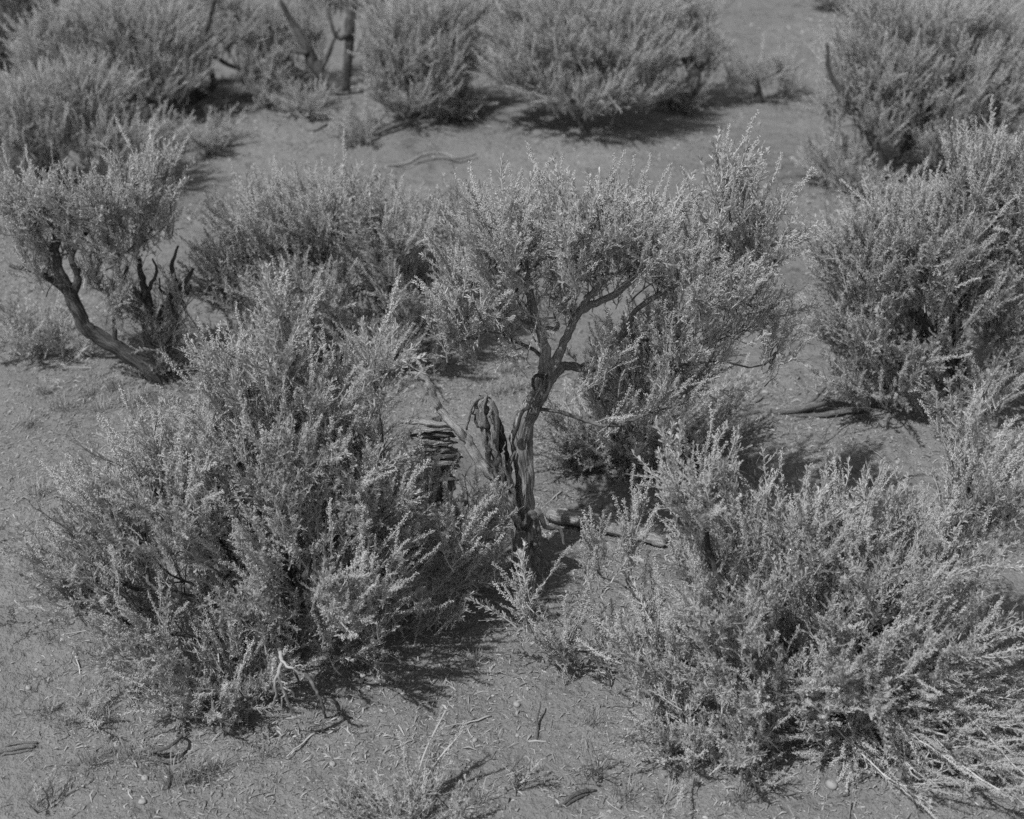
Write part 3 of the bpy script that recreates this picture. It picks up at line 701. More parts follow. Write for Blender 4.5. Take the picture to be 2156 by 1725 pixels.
shrub('low_sagebrush', 'low scrubby sagebrush under the corner bush beside the bare path', 'shrub', (1790, 400), [
    (1770, 360, 0, 70, 35, .2), (1850, 400, -.1, 70, 35, .2, .8)], flower=.2, bare=.2, seed=42, marg=.07, spread=.25, dens=.9)
for k, (x, y, rx, ry, lab) in enumerate([(640, 225, 50, 22, 'low scrub left of the dark upright stems'), (950, 215, 60, 35, 'low twiggy scrub right of the bushy top sagebrush'),
        (1010, 90, 50, 70, 'narrow pale bush squeezed between the two bushy top ones'), (60, 60, 70, 60, 'dark leafy bush in the top left corner'), (1420, 200, 60, 40, 'low dark scrub joining the thick dark stump'), (760, 285, 40, 14, 'sparse low scrub beside the grey broken branch'),
        (430, 300, 60, 16, 'sparse grassy scrub on the open soil below the split trunks'), (60, 360, 60, 50, 'dark low bush at the left edge between pale and leaning bushes')]):
    shrub('low_scrub', lab, 'shrub', (x, y + ry * .75), [(x, y, .05, rx, ry, .25), (x + rx * .4, y + ry * .3, -.05, rx * .6, ry * .6, .2)], flower=.25, bare=.2, seed=140 + k, marg=.06, dens=1.0, stems=8)
# at the top edge and just beyond it
for k, (x, y, R, lab) in enumerate([
        (-4.3, 11.2, 1.0, 'pale distant sagebrush at the top edge, third from the left corner'), (-.2, 12.0, .8, 'distant sagebrush filling the gap between the two bushy ones at the top edge'),
        (-5.2, 12.6, .9, 'dark sagebrush in the far top left corner'), (-3.4, 14.2, 1.0, 'distant sagebrush at the top edge behind the upper left bushes'),
        (-1.0, 13.6, .9, 'distant sagebrush at the top edge behind the dark upright stems'), (.9, 14.0, 1.0, 'distant sagebrush at the top edge behind the spreading bush'),
        (3.15, 13.3, .55, 'small dark distant sagebrush at the top edge beside the corner bush'), (5.6, 13.8, 1.1, 'distant sagebrush behind the upper right corner bush'),
        (-2.3, 15.8, .9, 'distant sagebrush at the top edge, second row behind the gnarled trunks'), (2.0, 16.5, .5, 'farthest sagebrush beyond the bare ground at the top edge')]):
    shrub('distant_sagebrush', lab, 'shrub', None, [(0, R * .55, 0, R * .8, R * .5, R * .6), (-R * .4, R * .45, .1, R * .5, R * .4, R * .4), (R * .4, R * .45, -.1, R * .5, R * .4, R * .4)],
          group='distant sagebrush at the top edge', foot_w=(x, y), flower=.5, seed=60 + k, marg=.07, dens=.6, sides=3, stems=7)
# the one whose tips reach into the lower edge, close to the lens
shrub('near_sagebrush', 'blurred pale shoot tips close to the camera at the bottom edge', 'shrub', None,
      [(-.02, 1.02, 0, .13, .20, .10), (.10, 1.00, 0, .1, .18, .1), (-.35, .98, 0, .08, .16, .08), (-.3, .6, 0, .25, .3, .2, .6), (0, .6, 0, .3, .35, .25, .6)],
      foot_w=(.03, 1.62), flower=.6, seed=80, up=1.3, out=.4, dens=.7)

# ------------------------------------------------------------------ dead wood on and round the middle tree
def wood_part(name, parent, base, path, wpx, mat, Y0, flat=1.0, ridge=.12, lump=.25, sides=14, seed=0, label=None, step=.012, jit=.0015):
    q = np.array([W(x, y, Y0 + dy) for (x, y, dy) in path]); sc = scale_at(q[0])
    nn = max(10, int(np.linalg.norm(np.diff(q, axis=0), axis=1).sum() / step)); Q = smooth_path(q, nn)
    Q += np.random.default_rng(seed).normal(0, jit, Q.shape)
    wr = np.interp(np.linspace(0, 1, nn), np.linspace(0, 1, len(wpx)), wpx) / 2 / sc
    mb = MB(); tube(mb, Q - base, wr, sides, ridge=ridge, twist=1.2, seed=seed, lump=lump, flat=flat)
    o = mb.build(name, [mat], parent); 
    if label: o['label'] = label
    return o
TY = tb[1]
wood_part('dead_limb', tree, tb, [(1098, 1110, -.03), (1075, 1060, -.04), (1048, 1015, -.04), (1010, 972, -.03), (985, 930, -.02), (960, 900, -.02), (930, 868, 0), (915, 840, 0), (905, 812, 0), (885, 790, 0), (857, 785, .0)],
          [32, 32, 30, 28, 22, 20, 20, 18, 18, 15, 5], PALEWOOD, TY, flat=.75, seed=51, label='pale bare dead limb curving up to the left')
for k, (pa, w, mt) in enumerate([
        ([(1092, 1100, -.02), (1064, 1045, -.04), (1052, 985, -.05), (1034, 935, -.05), (1022, 885, -.05), (1020, 850, -.05), (1030, 838, -.05)], [34, 34, 28, 28, 24, 16, 5], GREYWOOD),
        ([(1084, 1085, -.04), (1058, 1030, -.06), (1034, 975, -.065), (1020, 925, -.065), (1012, 885, -.06), (1004, 852, -.05), (1010, 828, -.05)], [16, 18, 16, 15, 14, 9, 2], DEADWOOD),
        ([(1090, 1080, -.05), (1072, 1010, -.06), (1046, 962, -.07), (1040, 915, -.07), (1030, 880, -.065), (1034, 858, -.06)], [10, 14, 12, 13, 9, 2], DEADWOOD),
        ([(1082, 1060, -.03), (1070, 1000, -.04), (1058, 950, -.03), (1054, 900, -.03), (1046, 872, -.03)], [14, 17, 14, 10, 2], DARKBARK),
        ([(1076, 1020, -.06), (1062, 985, -.075), (1058, 955, -.07), (1064, 930, -.06)], [7, 9, 6, 2], BARK),
        ([(1024, 900, -.07), (1016, 868, -.07), (1022, 840, -.065), (1020, 818, -.06)], [7, 8, 5, 1.5], DEADWOOD),
        ([(1008, 900, -.05), (1000, 880, -.05), (998, 862, -.05)], [8, 6, 1.5], GREYWOOD)]):
    wood_part('splinter', tree, tb, pa, w, mt, TY, ridge=.26, seed=520 + k, sides=12, lump=.7, flat=.75, jit=.0028)
wood_part('bark_strip', tree, tb, [(1018, 836, -.05), (998, 845, -.06), (990, 870, -.06), (984, 905, -.05)], [8, 8, 7, 4], DEADWOOD, TY, seed=53, sides=6)
wood_part('bark_strip', tree, tb, [(1022, 834, -.05), (1038, 850, -.07), (1048, 890, -.07), (1046, 950, -.06)], [6, 12, 14, 8], DEADWOOD, TY, seed=54, sides=6, flat=.5)
wood_part('dead_limb', tree, tb, [(1064, 1010, -.02), (1060, 960, 0), (1050, 905, .02), (1040, 862, .02)], [22, 24, 22, 10], DARKBARK, TY, seed=55, label='short dark dead stub')
wood_part('dead_limb', tree, tb, [(1075, 1035, -.05), (1070, 985, -.05), (1085, 950, -.04)], [13, 12, 5], GREYWOOD, TY, seed=56, label='small grey dead prong')
wood_part('bark_strip', tree, tb, [(1150, 796, -.02), (1128, 790, -.03), (1121, 806, -.03), (1127, 822, -.03)], [11, 9, 8, 4], DARKBARK, TY, seed=57, sides=6)
wood_part('bark_strip', tree, tb, [(1118, 855, -.05), (1100, 868, -.06), (1088, 905, -.06), (1080, 925, -.05)], [9, 8, 7, 5], DARKBARK, TY, seed=58, sides=6)
for k, (pa, w) in enumerate([([(1108, 1120, -.02), (1130, 1075, -.1), (1150, 1110, -.12), (1178, 1112, -.1), (1190, 1150, -.12)], [14, 12, 9, 8, 4]),
                             ([(1100, 1110, -.04), (1122, 1080, -.12), (1135, 1140, -.14), (1122, 1180, -.15), (1140, 1215, -.15)], [16, 13, 11, 9, 5]),
                             ([(1100, 1120, -.04), (1090, 1140, -.14), (1080, 1190, -.15)], [18, 16, 10]),
                             ([(1115, 1140, 0), (1135, 1165, -.08), (1160, 1200, -.1)], [18, 12, 5])]):
    wood_part('root', tree, tb, pa, w, GREYWOOD, TY, seed=60 + k, sides=10)

r = np.random.default_rng(66)
tp = [(1108, 1150), (1100, 1090), (1104, 1010), (1098, 930), (1112, 870), (1146, 805), (1148, 770)]
for k in range(22):
    f = r.uniform(0, 5.2); i_ = int(f); g = f - i_; x = tp[i_][0] * (1 - g) + tp[i_ + 1][0] * g + r.uniform(-15, 13); y = tp[i_][1] * (1 - g) + tp[i_ + 1][1] * g
    f2 = min(5.9, f + r.uniform(.5, 1.0)); i2 = int(f2); g2 = f2 - i2; x2 = tp[i2][0] * (1 - g2) + tp[i2 + 1][0] * g2 + (x - (tp[i_][0] * (1 - g) + tp[i_ + 1][0] * g)) * .8; y2 = tp[i2][1] * (1 - g2) + tp[i2 + 1][1] * g2
    e = abs(x - (tp[i_][0] * (1 - g) + tp[i_ + 1][0] * g)) / 20; d0 = -.034 * math.sqrt(max(1 - e * e, .05))
    wood_part('bark_strip', tree, tb, [(x + r.uniform(-5, 5), y + 4, d0 - r.uniform(0, .022)), ((x + x2) / 2, (y + y2) / 2, d0 - .004), (x2, y2, d0 + .004)], [2, 8, 3], [BARK, DEADWOOD, GREYWOOD, BARK][k % 4], TY, sides=6, flat=.4, seed=600 + k, lump=.6, step=.01)
sb = G(930, 1120); sb[1] = TY + .10; sb[2] = gzf(sb[0], sb[1])
st = thing('broken_stump', 'short broken stump of layered split wood left of the twisted trunk', 'stump', sb)
wood_part('core', st, sb, [(940, 1150, .06), (930, 1080, .04), (922, 1000, .035), (918, 940, .035), (915, 900, .04), (925, 878, .04)], [80, 74, 68, 58, 34, 6], GREYWOOD, sb[1], ridge=.2, lump=.9, seed=71, sides=34, jit=.003)
rs_ = np.random.default_rng(72)
for k in range(11):
    y = 893 + k * 11.5 + rs_.uniform(-3, 3); x0 = 846 + rs_.uniform(0, 26); x1 = 982 - rs_.uniform(0, 40); dz = rs_.uniform(-12, 12); ww = rs_.uniform(.55, 1.0)
    wood_part('wood_layer', st, sb, [(x0, y + 5 + dz, .0), (x0 + 18, y - 1 + dz * .7, -.034), ((x0 + x1) / 2, y + rs_.uniform(-4, 3), -.046), (x1 - 18, y - dz * .4, -.036), (x1, y + 6 - dz, -.005)], [3, 13 * ww, 18 * ww, 15 * ww, 3], [PALEWOOD, DEADWOOD, GREYWOOD, DEADWOOD][k % 4], sb[1], flat=.8, ridge=.34, lump=.4, seed=80 + k, sides=14, jit=.002)

# lying wood: paths on the ground given by what can be seen, each with its own height above the soil
def lying(name, label, cat, strands, mat, group=None):
    b0 = G(*strands[0][0][0][:2]); root = thing(name, label, cat, b0, group)
    for k, (path, wpx) in enumerate(strands):
        q = np.array([G(p[0], p[1]) + [0, 0, p[2]] for p in path]); sc = scale_at(q[0]); wr0 = np.array(wpx) / 2 / sc
        q[:, 2] += np.interp(np.linspace(0, 1, len(q)), np.linspace(0, 1, len(wr0)), wr0) * .8
        nn = max(10, int(np.linalg.norm(np.diff(q, axis=0), axis=1).sum() / .014)); Q = smooth_path(q, nn)
        Q += np.random.default_rng(k).normal(0, .0012, Q.shape)
        wr = np.interp(np.linspace(0, 1, nn), np.linspace(0, 1, len(wr0)), wr0)
        mb = MB(); tube(mb, Q - b0, wr, 12 if max(wpx) > 8 else 6, ridge=.14, twist=1.0, seed=int(path[0][0]) + k, lump=.12)
        mb.build('stem' if k == 0 else 'branch', [mat], root)
    return root
lying('fallen_log', 'pale weathered fallen trunk lying right of the tree foot', 'log',
      [([(1152, 1100, .02), (1180, 1106, .02), (1330, 1136, .01), (1400, 1152, 0)], [16, 28, 30, 24]), ([(1150, 1090, .03), (1200, 1098, .035), (1290, 1118, .03)], [7, 11, 4]), ([(1156, 1112, .0), (1230, 1130, .0), (1340, 1152, .0)], [5, 10, 5]), ([(1180, 1094, .04), (1260, 1108, .04), (1350, 1130, .03)], [3, 7, 3])], DEADWOOD)
lying('fallen_log', 'long twisted grey log lying on bare soil at right, one branch raised', 'log',
      [([(1850, 846, .02), (1810, 862, .02), (1760, 860, .03), (1700, 872, .02), (1640, 872, 0), (1580, 866, 0), (1525, 858, 0)], [20, 24, 20, 16, 12, 10, 6]),
       ([(1830, 866, .01), (1780, 874, .01), (1720, 878, .0), (1660, 876, 0)], [12, 12, 10, 5]),
       ([(1690, 870, .02), (1715, 858, .04), (1740, 838, .06)], [8, 7, 4]), ([(1560, 862, 0), (1585, 852, .03), (1600, 842, .05)], [7, 6, 4]),
       ([(1600, 868, 0), (1560, 876, 0), (1530, 882, 0)], [7, 6, 4])], GREYWOOD)
lying('fallen_branch', 'long pale wavy branch lying on open soil behind the tree crown', 'branch',
      [([(1002, 336, .03), (965, 345, .03), (930, 338, .04), (890, 342, .04), (860, 352, .02), (812, 350, 0)], [4, 6, 6, 6, 7, 3]), ([(905, 352, 0), (870, 354, 0), (835, 358, 0)], [4, 5, 3])], DEADWOOD)
lying('fallen_branch', 'grey broken branch lying in front of the top bush with dark centre', 'branch',
      [([(868, 266, .03), (830, 278, .03), (790, 292, .02), (745, 302, 0)], [9, 9, 8, 6]), ([(800, 292, 0), (770, 300, 0), (730, 303, 0)], [6, 8, 5])], GREYWOOD)
lying('fallen_branch', 'dark crooked branch on the ground below the dark upright stems', 'branch',
      [([(735, 208, .03), (700, 212, .04), (672, 225, .04), (672, 250, 0)], [7, 7, 6, 5]), ([(690, 215, .02), (650, 232, .02), (610, 238, 0)], [7, 7, 4]), ([(690, 262, 0), (660, 278, 0), (625, 262, 0)], [6, 6, 4])], GREYWOOD)
lying('fallen_branch', 'tangle of grey branches in front of the split trunks in the upper left', 'branch',
      [([(420, 212, .08), (450, 228, .08), (490, 240, .04), (520, 232, 0)], [9, 9, 8, 5]), ([(470, 226, .1), (440, 250, .02), (410, 268, 0)], [7, 7, 4]), ([(480, 232, .08), (470, 262, .0)], [6, 4]), ([(430, 232, .05), (380, 248, .01), (340, 256, 0)], [8, 7, 4])], GREYWOOD)
lying('fallen_branch', 'pale stick leaning at the left foot of the spreading top bush', 'branch', [([(1030, 150, .02), (1018, 132, .12), (1008, 116, .2)], [7, 7, 5])], DEADWOOD)
lying('fallen_branch', 'flat broken piece of wood cut by the left edge low down', 'wood', [([(74, 1574, .0), (50, 1576, .002), (10, 1584, 0), (-30, 1590, 0)], [9, 10, 11, 12]), ([(78, 1567, 0), (40, 1569, .004), (5, 1576, 0)], [7, 7, 7]), ([(66, 1582, 0), (40, 1586, 0), (5, 1592, 0)], [5, 6, 6])], DEADWOOD)
lying('fallen_twig', 'straight pale twig on cracked soil in the lower left corner', 'twig', [([(100, 1612, .0), (130, 1615, .005), (168, 1613, 0)], [5, 7, 6])], DEADWOOD)
def hanging(name, label, cat, Y, strands, mat):
    b0 = W(*strands[0][0][-1][:2], Y); root = thing(name, label, cat, b0)
    for k, (path, wpx) in enumerate(strands): wood_part('stem' if k == 0 else 'branch', root, b0, path, wpx, mat, Y, ridge=.1, seed=900 + k, sides=6)
hanging('dead_branch', 'bleached forked dead branch hanging at the foot of the large left bush', 'branch', 3.18,
      [([(590, 1372, .05), (592, 1395, .01), (586, 1420, -.01), (596, 1450, 0), (606, 1478, .01), (616, 1496, .03), (634, 1516, .04)], [9, 8, 7, 6, 5, 4, 2]), ([(592, 1390, .01), (604, 1404, -.01), (618, 1408, -.02), (630, 1418, -.02), (646, 1420, -.01)], [6, 6, 5, 4, 2]),
       ([(586, 1412, 0), (578, 1440, -.01), (581, 1462, 0), (572, 1490, .03)], [5, 5, 4, 2]), ([(594, 1444, 0), (612, 1456, -.01), (622, 1470, 0), (640, 1476, .01)], [4, 4, 3, 2]), ([(600, 1460, 0), (592, 1480, .01), (598, 1500, .03)], [4, 3, 2]),
       ([(618, 1408, -.02), (630, 1400, -.03), (642, 1404, -.03)], [3, 3, 1.5]), ([(588, 1430, 0), (600, 1440, -.02), (604, 1456, -.02)], [3, 3, 1.5]), ([(612, 1488, .02), (626, 1490, .02), (640, 1500, .03)], [3, 2.5, 1.5])], leaf_mat('bleached_wood', .28, .42, 0, .9))
hanging('dead_branch', 'dark dead branch drooping to the soil right of the bleached forked one', 'branch', 3.3,
      [([(640, 1410, .05), (662, 1450, 0), (680, 1485, 0), (686, 1525, .03)], [9, 8, 7, 4]), ([(672, 1470, 0), (700, 1476, -.02), (716, 1492, 0)], [6, 5, 3]), ([(684, 1510, .02), (700, 1528, .02), (716, 1534, .03)], [5, 4, 3])], TWIG)
lying('bark_curl', 'curled twisted piece of bark at the lower left under the large bush', 'bark',
      [([(312, 1570, .0), (330, 1600, .03), (365, 1600, .05), (385, 1570, .03), (372, 1550, 0)], [4, 7, 8, 7, 3]), ([(318, 1590, 0), (345, 1612, .01), (378, 1605, .01), (392, 1580, 0)], [4, 6, 6, 3]), ([(322, 1575, 0), (342, 1598, .012), (368, 1592, .012)], [3, 6, 3]), ([(350, 1622, 0), (356, 1640, .01), (352, 1665, 0)], [5, 7, 5])], GREYWOOD)
lying('bark_piece', 'curved grey slab of bark at the bottom edge right of centre', 'bark', [([(1256, 1666, .0), (1228, 1672, .006), (1200, 1684, .004), (1178, 1700, 0)], [4, 9, 11, 5]), ([(1240, 1674, .0), (1214, 1684, .002), (1190, 1700, 0)], [4, 8, 4])], GREYWOOD)
lying('fallen_twig', 'short forked upright twig in the open soil below the right bush', 'twig', [([(1130, 1560, .0), (1133, 1520, .02), (1138, 1500, .04)], [5, 5, 3])], GREYWOOD)

# the bent plant in the lower right corner: long pale stems all swept to the right
bb = G(1778, 1530); bent = thing('bent_sagebrush', 'flattened sagebrush in the lower right corner with long pale stems swept right', 'shrub', bb)
r = np.random.default_rng(91); SP = []; SD = []; SS = []; SI = []
for k in range(58):
    f = r.random(); a0 = G(1775 + r.uniform(-10, 45), 1500 + r.uniform(-25, 45)) + [0, 0, r.uniform(.03, .16)]
    ex = r.uniform(1880, 2230); ey = 1400 + 320 * r.random() + (ex - 1880) * .05
    e = G(ex, ey) + [0, 0, r.uniform(.03, .16)]
    if k > 46: e = G(1770 + r.uniform(-50, 60), 1560 + r.uniform(0, 60)) + [0, 0, .03]
    L = np.linalg.norm(e - a0); mid = a0 + (e - a0) * .35 + np.array([0, r.uniform(-.04, -.0), r.uniform(.02, .09) - .05 * (k > 46)]); m2 = a0 + (e - a0) * .7 + np.array([0, r.uniform(-.05, .0), r.uniform(-.01, .03)])
    Q = smooth_path([a0, mid + r.normal(0, .03, 3) * [1, 1, .5], m2 + r.normal(0, .035, 3) * [1, 1, .5], e], 16); Q[1:] += np.cumsum(r.normal(0, .0035, (15, 3)), axis=0); Q[:, 2] = np.maximum(Q[:, 2], gz(Q[:, 0], Q[:, 1]) + .012)
    mb = MB(); tube(mb, Q - bb, np.linspace(.0042, .0012, 16) * r.uniform(.7, 1.15), 5); mb.build('stem', [SHOOT], bent)
    for q in range(9):
        g = int(r.uniform(4, 15)); T = nrm(Q[g + 0] - Q[g - 1])
        SP.append(Q[g]); SD.append(nrm(T + r.normal(0, .38, 3) + [0, 0, .22])); SI.append(r.integers(NF) if r.random() < .42 else NF + r.integers(NL)); SS.append(r.uniform(.45, .8))
    SP.append(Q[14]); SD.append(nrm(Q[15] - Q[13])); SI.append(r.integers(NF)); SS.append(.75)
place_shoots(bent, bb, np.array(SP), np.array(SD), np.array(SS), np.array(SI), 60)
SITES.append((bb[0] + .2, bb[1], .4))

# the two spikes leaning right over the soil
spk = thing('leaning_spike_plant', 'pair of long flowering spikes leaning right and casting shadows on bare soil', 'shrub', G(868, 1705))
b0 = np.array(spk.location); SP = []; SD = []; SS = []; SI = []
for (tx, ty, hh) in [(938, 1488, .27), (972, 1530, .22), (850, 1560, .2)]:
    d_ = ray(tx, ty); t_ = (CAM_H - hh) / -d_[2]; e = np.array([d_[0] * t_, d_[1] * t_, hh]); e[2] += gzf(e[0], e[1])
    a0 = G(868 + r.uniform(-12, 12), 1700); Q = smooth_path([a0, a0 + (e - a0) * .5 + [-.012, 0, .01], e], 14)
    mb = MB(); tube(mb, Q - b0, np.linspace(.004, .0012, 14), 5); mb.build('stem', [SHOOT], spk)
    D_ = nrm(e - a0); L = np.linalg.norm(e - a0); SP.append(e - D_ * .17); SD.append(D_); SI.append(r.integers(NF)); SS.append(.72)
    SP.append(e - D_ * .23); SD.append(D_); SI.append(r.integers(NF)); SS.append(.66)
    for q in range(5): SP.append(a0 + (e - a0) * r.uniform(.1, .5)); SD.append(nrm(D_ + r.normal(0, .3, 3))); SI.append(NF + r.integers(NL)); SS.append(.6)
place_shoots(spk, b0, np.array(SP), np.array(SD), np.array(SS), np.array(SI), 40)

# small plants
for k, (x, y, rx, ry, lab, fl, ba) in enumerate([
        (185, 1500, 60, 40, 'small dark leafy seedling on the soil left of the large bush foot', 0, .1),
        (1250, 1600, 30, 60, 'small pale dry sprig standing in litter left of the right bush foot', .3, .4),
        (95, 1690, 50, 25, 'tiny dark sprig at the bottom edge in the left corner', 0, .2),
        (725, 1660, 40, 45, 'small leafy sprig at the bottom edge left of the leaning spikes', .1, .1),
        (1085, 1640, 45, 40, 'small leafy sprig at the bottom edge right of the leaning spikes', 0, .15),
        (480, 1500, 80, 40, 'low leafy sprout at the front foot of the large left bush', 0, .1),
        (330, 1440, 60, 40, 'low leafy sprout under the lowest left branches of the large bush', 0, .1),
        (1580, 1620, 80, 40, 'low leafy sprout in front of the broad right bush', .1, .1),
        (2060, 1330, 40, 50, 'small shaded sprig at the right edge beyond the flattened shrub', .2, .1),
        (2120, 1130, 20, 40, 'tiny sprig cut by the right edge on pale soil', .1, .1)]):
    shrub('small_plant', lab, 'plant', (x, y + ry * .6), [(x, y, 0, rx, ry, .07)], flower=fl, bare=ba, seed=100 + k, size=.55, dens=3.2, trunk_r=.005, stems=5, per_tip=3)

# grass tufts
def tuft_mesh(seed, nb=55):
    r = np.random.default_rng(seed); mb = MB()
    for k in range(nb):
        az = r.uniform(0, 6.28); ln = r.uniform(.025, .075); le = r.uniform(.2, 1.0); o = np.array([math.cos(az), math.sin(az), 0]); b = o * r.uniform(0, .03) + np.array([r.normal(0, .01), r.normal(0, .01), 0])
        sd = np.array([-o[1], o[0], 0]); w = r.uniform(.0007, .0014)
        p1 = b + o * ln * .35 * le + [0, 0, ln * .6]; p2 = b + o * ln * le + [0, 0, ln * (1 - .5 * le)]
        mb.add([b - sd * w, b + sd * w, p1 - sd * w * .8, p1 + sd * w * .8, p2], [[0, 1, 3], [0, 3, 2], [2, 3, 4]])
    return mb.mesh('grass_tuft', [GRASS])
TM = [tuft_mesh(i) for i in range(4)]
for k, (x, y, s) in enumerate([(190, 1608, .9), (225, 1590, .6), (270, 1600, 1.1), (300, 1612, .9), (375, 1650, 1.2), (415, 1640, 1.2), (455, 1625, .9), (150, 1530, .8), (100, 1500, .8), (230, 1520, .7), (1320, 1680, .9), (1400, 1690, 1.0),
                              (1560, 1690, .9), (1085, 820, 1.1), (1065, 785, .9), (250, 820, 1.2), (190, 835, 1.0), (95, 830, .9), (310, 835, 1.0), (1000, 1400, .7), (560, 1590, .8), (1010, 1690, .9), (720, 1500, .7), (1250, 1520, .8), (1960, 1440, 1.0), (1900, 1430, .9), (2010, 1400, .9),
                              (130, 860, 1.2), (215, 865, 1.0), (60, 900, .9), (280, 850, 1.3), (345, 850, 1.0), (160, 1000, .8), (80, 1040, 1.0), (1050, 830, .9), (1010, 800, .8)]):
    o = bpy.data.objects.new('grass_tuft', TM[k % 4]); COL.objects.link(o); o.location = G(x, y); o.scale = (s * 1.15,) * 3; o.rotation_euler = (0, 0, k * 1.7)
    lab = ('small dry grass tuft in the litter at the lower left, below the large bush' if x < 800 and y > 1400 else 'small dry grass tuft at the bottom edge between the leaning spikes and the right bush' if y > 1600 and x > 900 else
           'small dry grass tuft on soil behind the twisted trunk' if 990 < x < 1200 and y < 1000 else 'small dry grass tuft on soil in front of the leaning left trunk' if x < 400 else
           'small dry grass tuft in shade of the broad right bush' if x > 1800 else 'small dry grass tuft on the open soil between the two large front bushes')
    tag(o, lab, 'grass tuft', 'grass tufts ' + {'b': 'at the lower left', 'l': 'along the bottom edge', 'd': 'behind the twisted trunk', 'f': 'before the leaning trunk', 's': 'by the right bush', 'o': 'on the open soil'}[
        'b' if 'lower left' in lab else 'l' if 'bottom' in lab else 'd' if 'twisted' in lab else 'f' if 'leaning left' in lab else 's' if 'shade' in lab else 'o'])

# stones
def stone_mesh(seed):
    r = np.random.default_rng(seed); bm_v = []; fs = []
    n, m = 7, 10
    for a in range(n + 1):
        for b in range(m):
            th = math.pi * a / n; ph = 2 * math.pi * b / m; rr = 1 + .25 * float(vnoise(np.array([th * 1.5 + seed]), np.array([math.sin(ph) * 1.4 + seed * 3]))[0])
            bm_v.append([math.sin(th) * math.cos(ph) * rr, math.sin(th) * math.sin(ph) * rr * .8, math.cos(th) * rr * .6])
    for a in range(n):
        for b in range(m):
            i0 = a * m + b; i1 = a * m + (b + 1) % m; fs += [[i0, i0 + m, i1 + m], [i0, i1 + m, i1]]
    mb = MB(); mb.add(bm_v, fs); return mb.mesh('stone', [STONE])
SM = [stone_mesh(i) for i in range(4)]
for k, (x, y, px, lab) in enumerate([(1611, 828, 8, 'white pebble on the pale path above the twisted grey log'), (1765, 1373 + 60, 8, None), (1090, 1550, 6, None), (764, 1394 + 30, 7, None), (305, 1640, 9, 'rounded stone at the lower left beside grass tufts'), (410, 1632, 8, None),
                                    (300, 1690, 9, None), (1088, 1485, 9, None), (760, 1435, 8, None), (768, 1455, 10, 'rounded dark pebble in the open soil below the large left bush'), (1750, 1655, 14, None), (905, 1652, 12, 'flat round stone at the bottom edge left of the leaning spikes'), (245, 1570, 9, None), (60, 1450, 8, None), (1890, 975, 7, None), (1420, 1175, 7, None), (700, 1610, 8, None), (1000, 1560, 7, None)]):
    p = G(x, y); s = px / scale_at(p); o = bpy.data.objects.new('stone', SM[k % 4]); COL.objects.link(o); o.location = p + np.array([0, 0, s * .25]); o.scale = (s, s, s); o.rotation_euler = (0, 0, k * 2.1)
    tag(o, lab or 'small rounded stone half sunk in the dry soil', 'stone', None if lab else 'small stones in the soil')

# scattered twigs one can make out
r = np.random.default_rng(120)
def twig_mesh(seed):
    r = np.random.default_rng(seed); mb = MB(); n = 7; L = r.uniform(.07, .16); P = [np.zeros(3)]; d = np.array([1.0, 0, 0])
    for i in range(n): d = nrm(d + r.normal(0, .22, 3) * [1, 1, .35]); P.append(P[-1] + d * L / n)
    P = np.array(P); P[:, 2] = np.abs(P[:, 2]) + .003; tube(mb, P, np.linspace(.0028, .0012, n + 1), 5)
    if r.random() < .6:
        i = r.integers(2, 5); Q = np.array([P[i], P[i] + [.015, .012, .006], P[i] + [.035, .022, .004]]); tube(mb, Q, [.0016, .0012, .0008], 4)
    return mb.mesh('fallen_twig', [LITTER])
TW = [twig_mesh(i) for i in range(7)]
k = 0
while k < 90:
    x, y = r.uniform(-2.2, 2.2), r.uniform(2.9, 7.5)
    if abs(x) > .42 * y: continue
    o = bpy.data.objects.new('fallen_twig', TW[k % 7]); COL.objects.link(o); o.location = (x, y, gzf(x, y) + .002); s = r.uniform(.5, 1.2); o.scale = (s,) * 3; o.rotation_euler = (0, 0, r.uniform(0, 6.28))
    tag(o, 'short dry twig fallen on the sandy soil', 'twig', 'fallen twigs scattered over the soil'); k += 1

# litter nobody could count: splinters, leaves and crumbs
r = np.random.default_rng(130)
for x, y, q in [(250, 1560, .3), (420, 1600, .25), (900, 1370, .33), (1080, 1340, .25), (1420, 1640, .35), (1250, 1560, .2), (220, 830, .5), (90, 980, .4), (560, 270, 1.0), (850, 1460, .12), (1650, 900, .4), (1950, 1420, .35), (1130, 1190, .2)]:
    p = G(x, y); SITES.append((p[0], p[1], q))
def litter(n, area):
    x = r.uniform(area[0], area[1], n * 3); y = r.uniform(area[2], area[3], n * 3)
    dn = np.clip(vnoise(x * 1.3 + 50, y * 1.3 + 3) * 1.5 - .08 + vnoise(x * 5, y * 5 + 70) * .8, .02, .6)
    for sx, sy, sr in SITES:
        dn = np.maximum(dn, 1.5 * np.exp(-(((x - sx - .12) ** 2 + (y - sy - .02) ** 2) / (sr * .95 + .04) ** 2) ** 1.5) * (.55 + .9 * (vnoise(x * 7, y * 7) + .5)))
    keep = r.random(n * 3) < dn; x = x[keep][:n]; y = y[keep][:n]; return x, y
x, y = litter(75000, (-3.4, 3.4, 2.5, 8.0)); x2, y2 = litter(16000, (-5.5, 5.5, 8.0, 15)); x = np.append(x, x2); y = np.append(y, y2); n = len(x); z = gz(x, y)
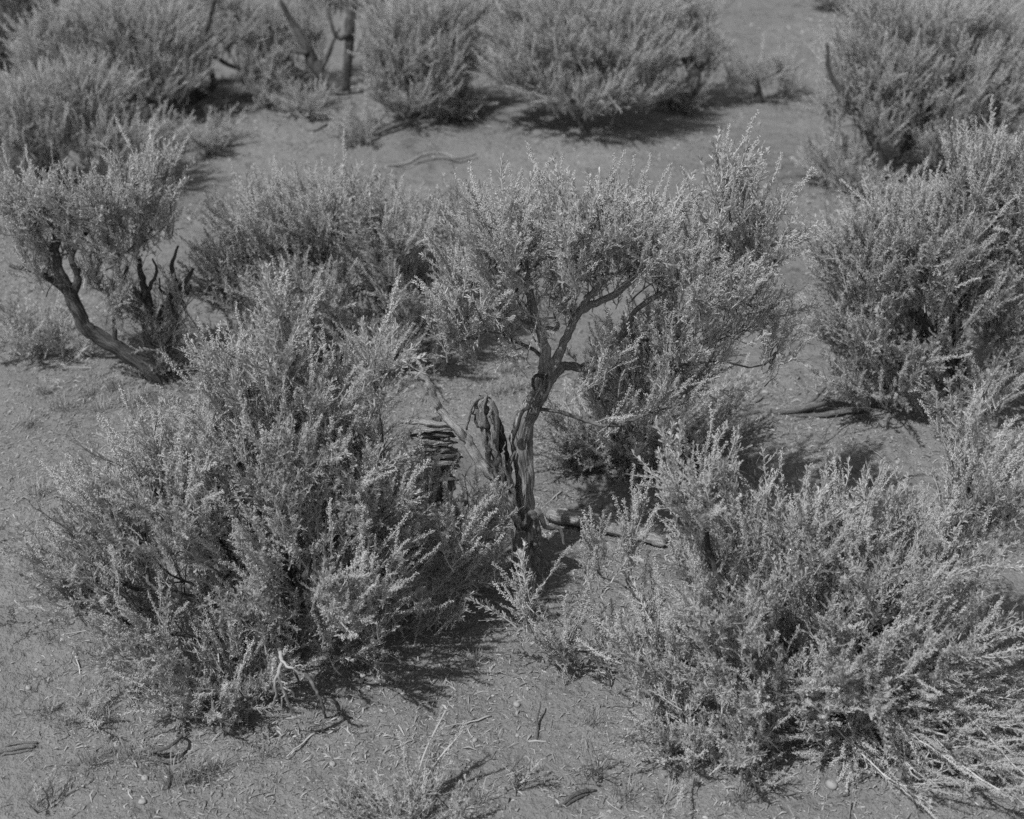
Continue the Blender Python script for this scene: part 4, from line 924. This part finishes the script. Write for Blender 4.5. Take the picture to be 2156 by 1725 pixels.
cl = vnoise(x * 17 + 4, y * 17) + vnoise(x * 41, y * 41 + 8) * .6; pt = np.clip(vnoise(x * 1.9 + 30, y * 1.9 + 12) * 3 + .55, .12, 1)
z = z + pt * np.maximum(cl - .12, 0) * .040
az = r.uniform(0, 6.28, n); L = .005 + .024 * r.random(n) ** 2.4 * np.where(r.random(n) < .08, 2.2, 1); L *= 1 + .12 * np.maximum(y - 5, 0); w = r.uniform(.0006, .0026, n)  * (1 + .25 * np.maximum(y - 5, 0)); ti = r.normal(0, .22, n); cu = r.normal(0, .25, n) * (r.random(n) < .4)
c = np.stack([x, y, z + .001 + np.abs(ti) * L * .3], -1)
d1 = np.stack([np.cos(az), np.sin(az), ti], -1); sd = np.stack([-np.sin(az), np.cos(az), r.normal(0, .4, n)], -1); bend = sd * (cu * L)[:, None] + np.array([0, 0, .25]) * L[:, None] * r.random(n)[:, None]
A0 = c - d1 * L[:, None] / 2; A1 = c + bend; A2 = c + d1 * L[:, None] / 2; sw = sd * w[:, None]
vv = np.stack([A0 - sw * .6, A0 + sw * .6, A1 - sw, A1 + sw, A2 - sw * .5, A2 + sw * .5], 1).reshape(-1, 3)
f = np.array([[0, 1, 3], [0, 3, 2], [2, 3, 5], [2, 5, 4]]); F_ = (f[None] + (np.arange(n) * 6)[:, None, None]).reshape(-1, 3)
mb = MB(); mb.add(vv, F_); tag(mb.build('dry_litter', [LITTER], smooth=False), 'dry splinters and fallen leaves strewn over the soil', None, None, 'stuff')
x, y = litter(9000, (-3.4, 3.4, 2.5, 8.5)); n = len(x); z = gz(x, y) + .001; s = r.uniform(.0015, .006, n) * np.where(r.random(n) < .04, 1.7, 1)
vv = (np.stack([x, y, z], -1)[:, None, :] + OCT_V[None] * (s[:, None, None] * np.array([1, 1, .7]) * r.uniform(.6, 1.2, (n, 6, 1)))).reshape(-1, 3)
F_ = (OCT_F[None] + (np.arange(n) * 6)[:, None, None]).reshape(-1, 3)
CL = leaf_mat('soil_crumbs', .17, .32, 0, .95)
mb = MB(); mb.add(vv, F_); tag(mb.build('soil_crumbs', [CL], smooth=False), 'crumbs of dry earth lying on the soil', None, None, 'stuff')
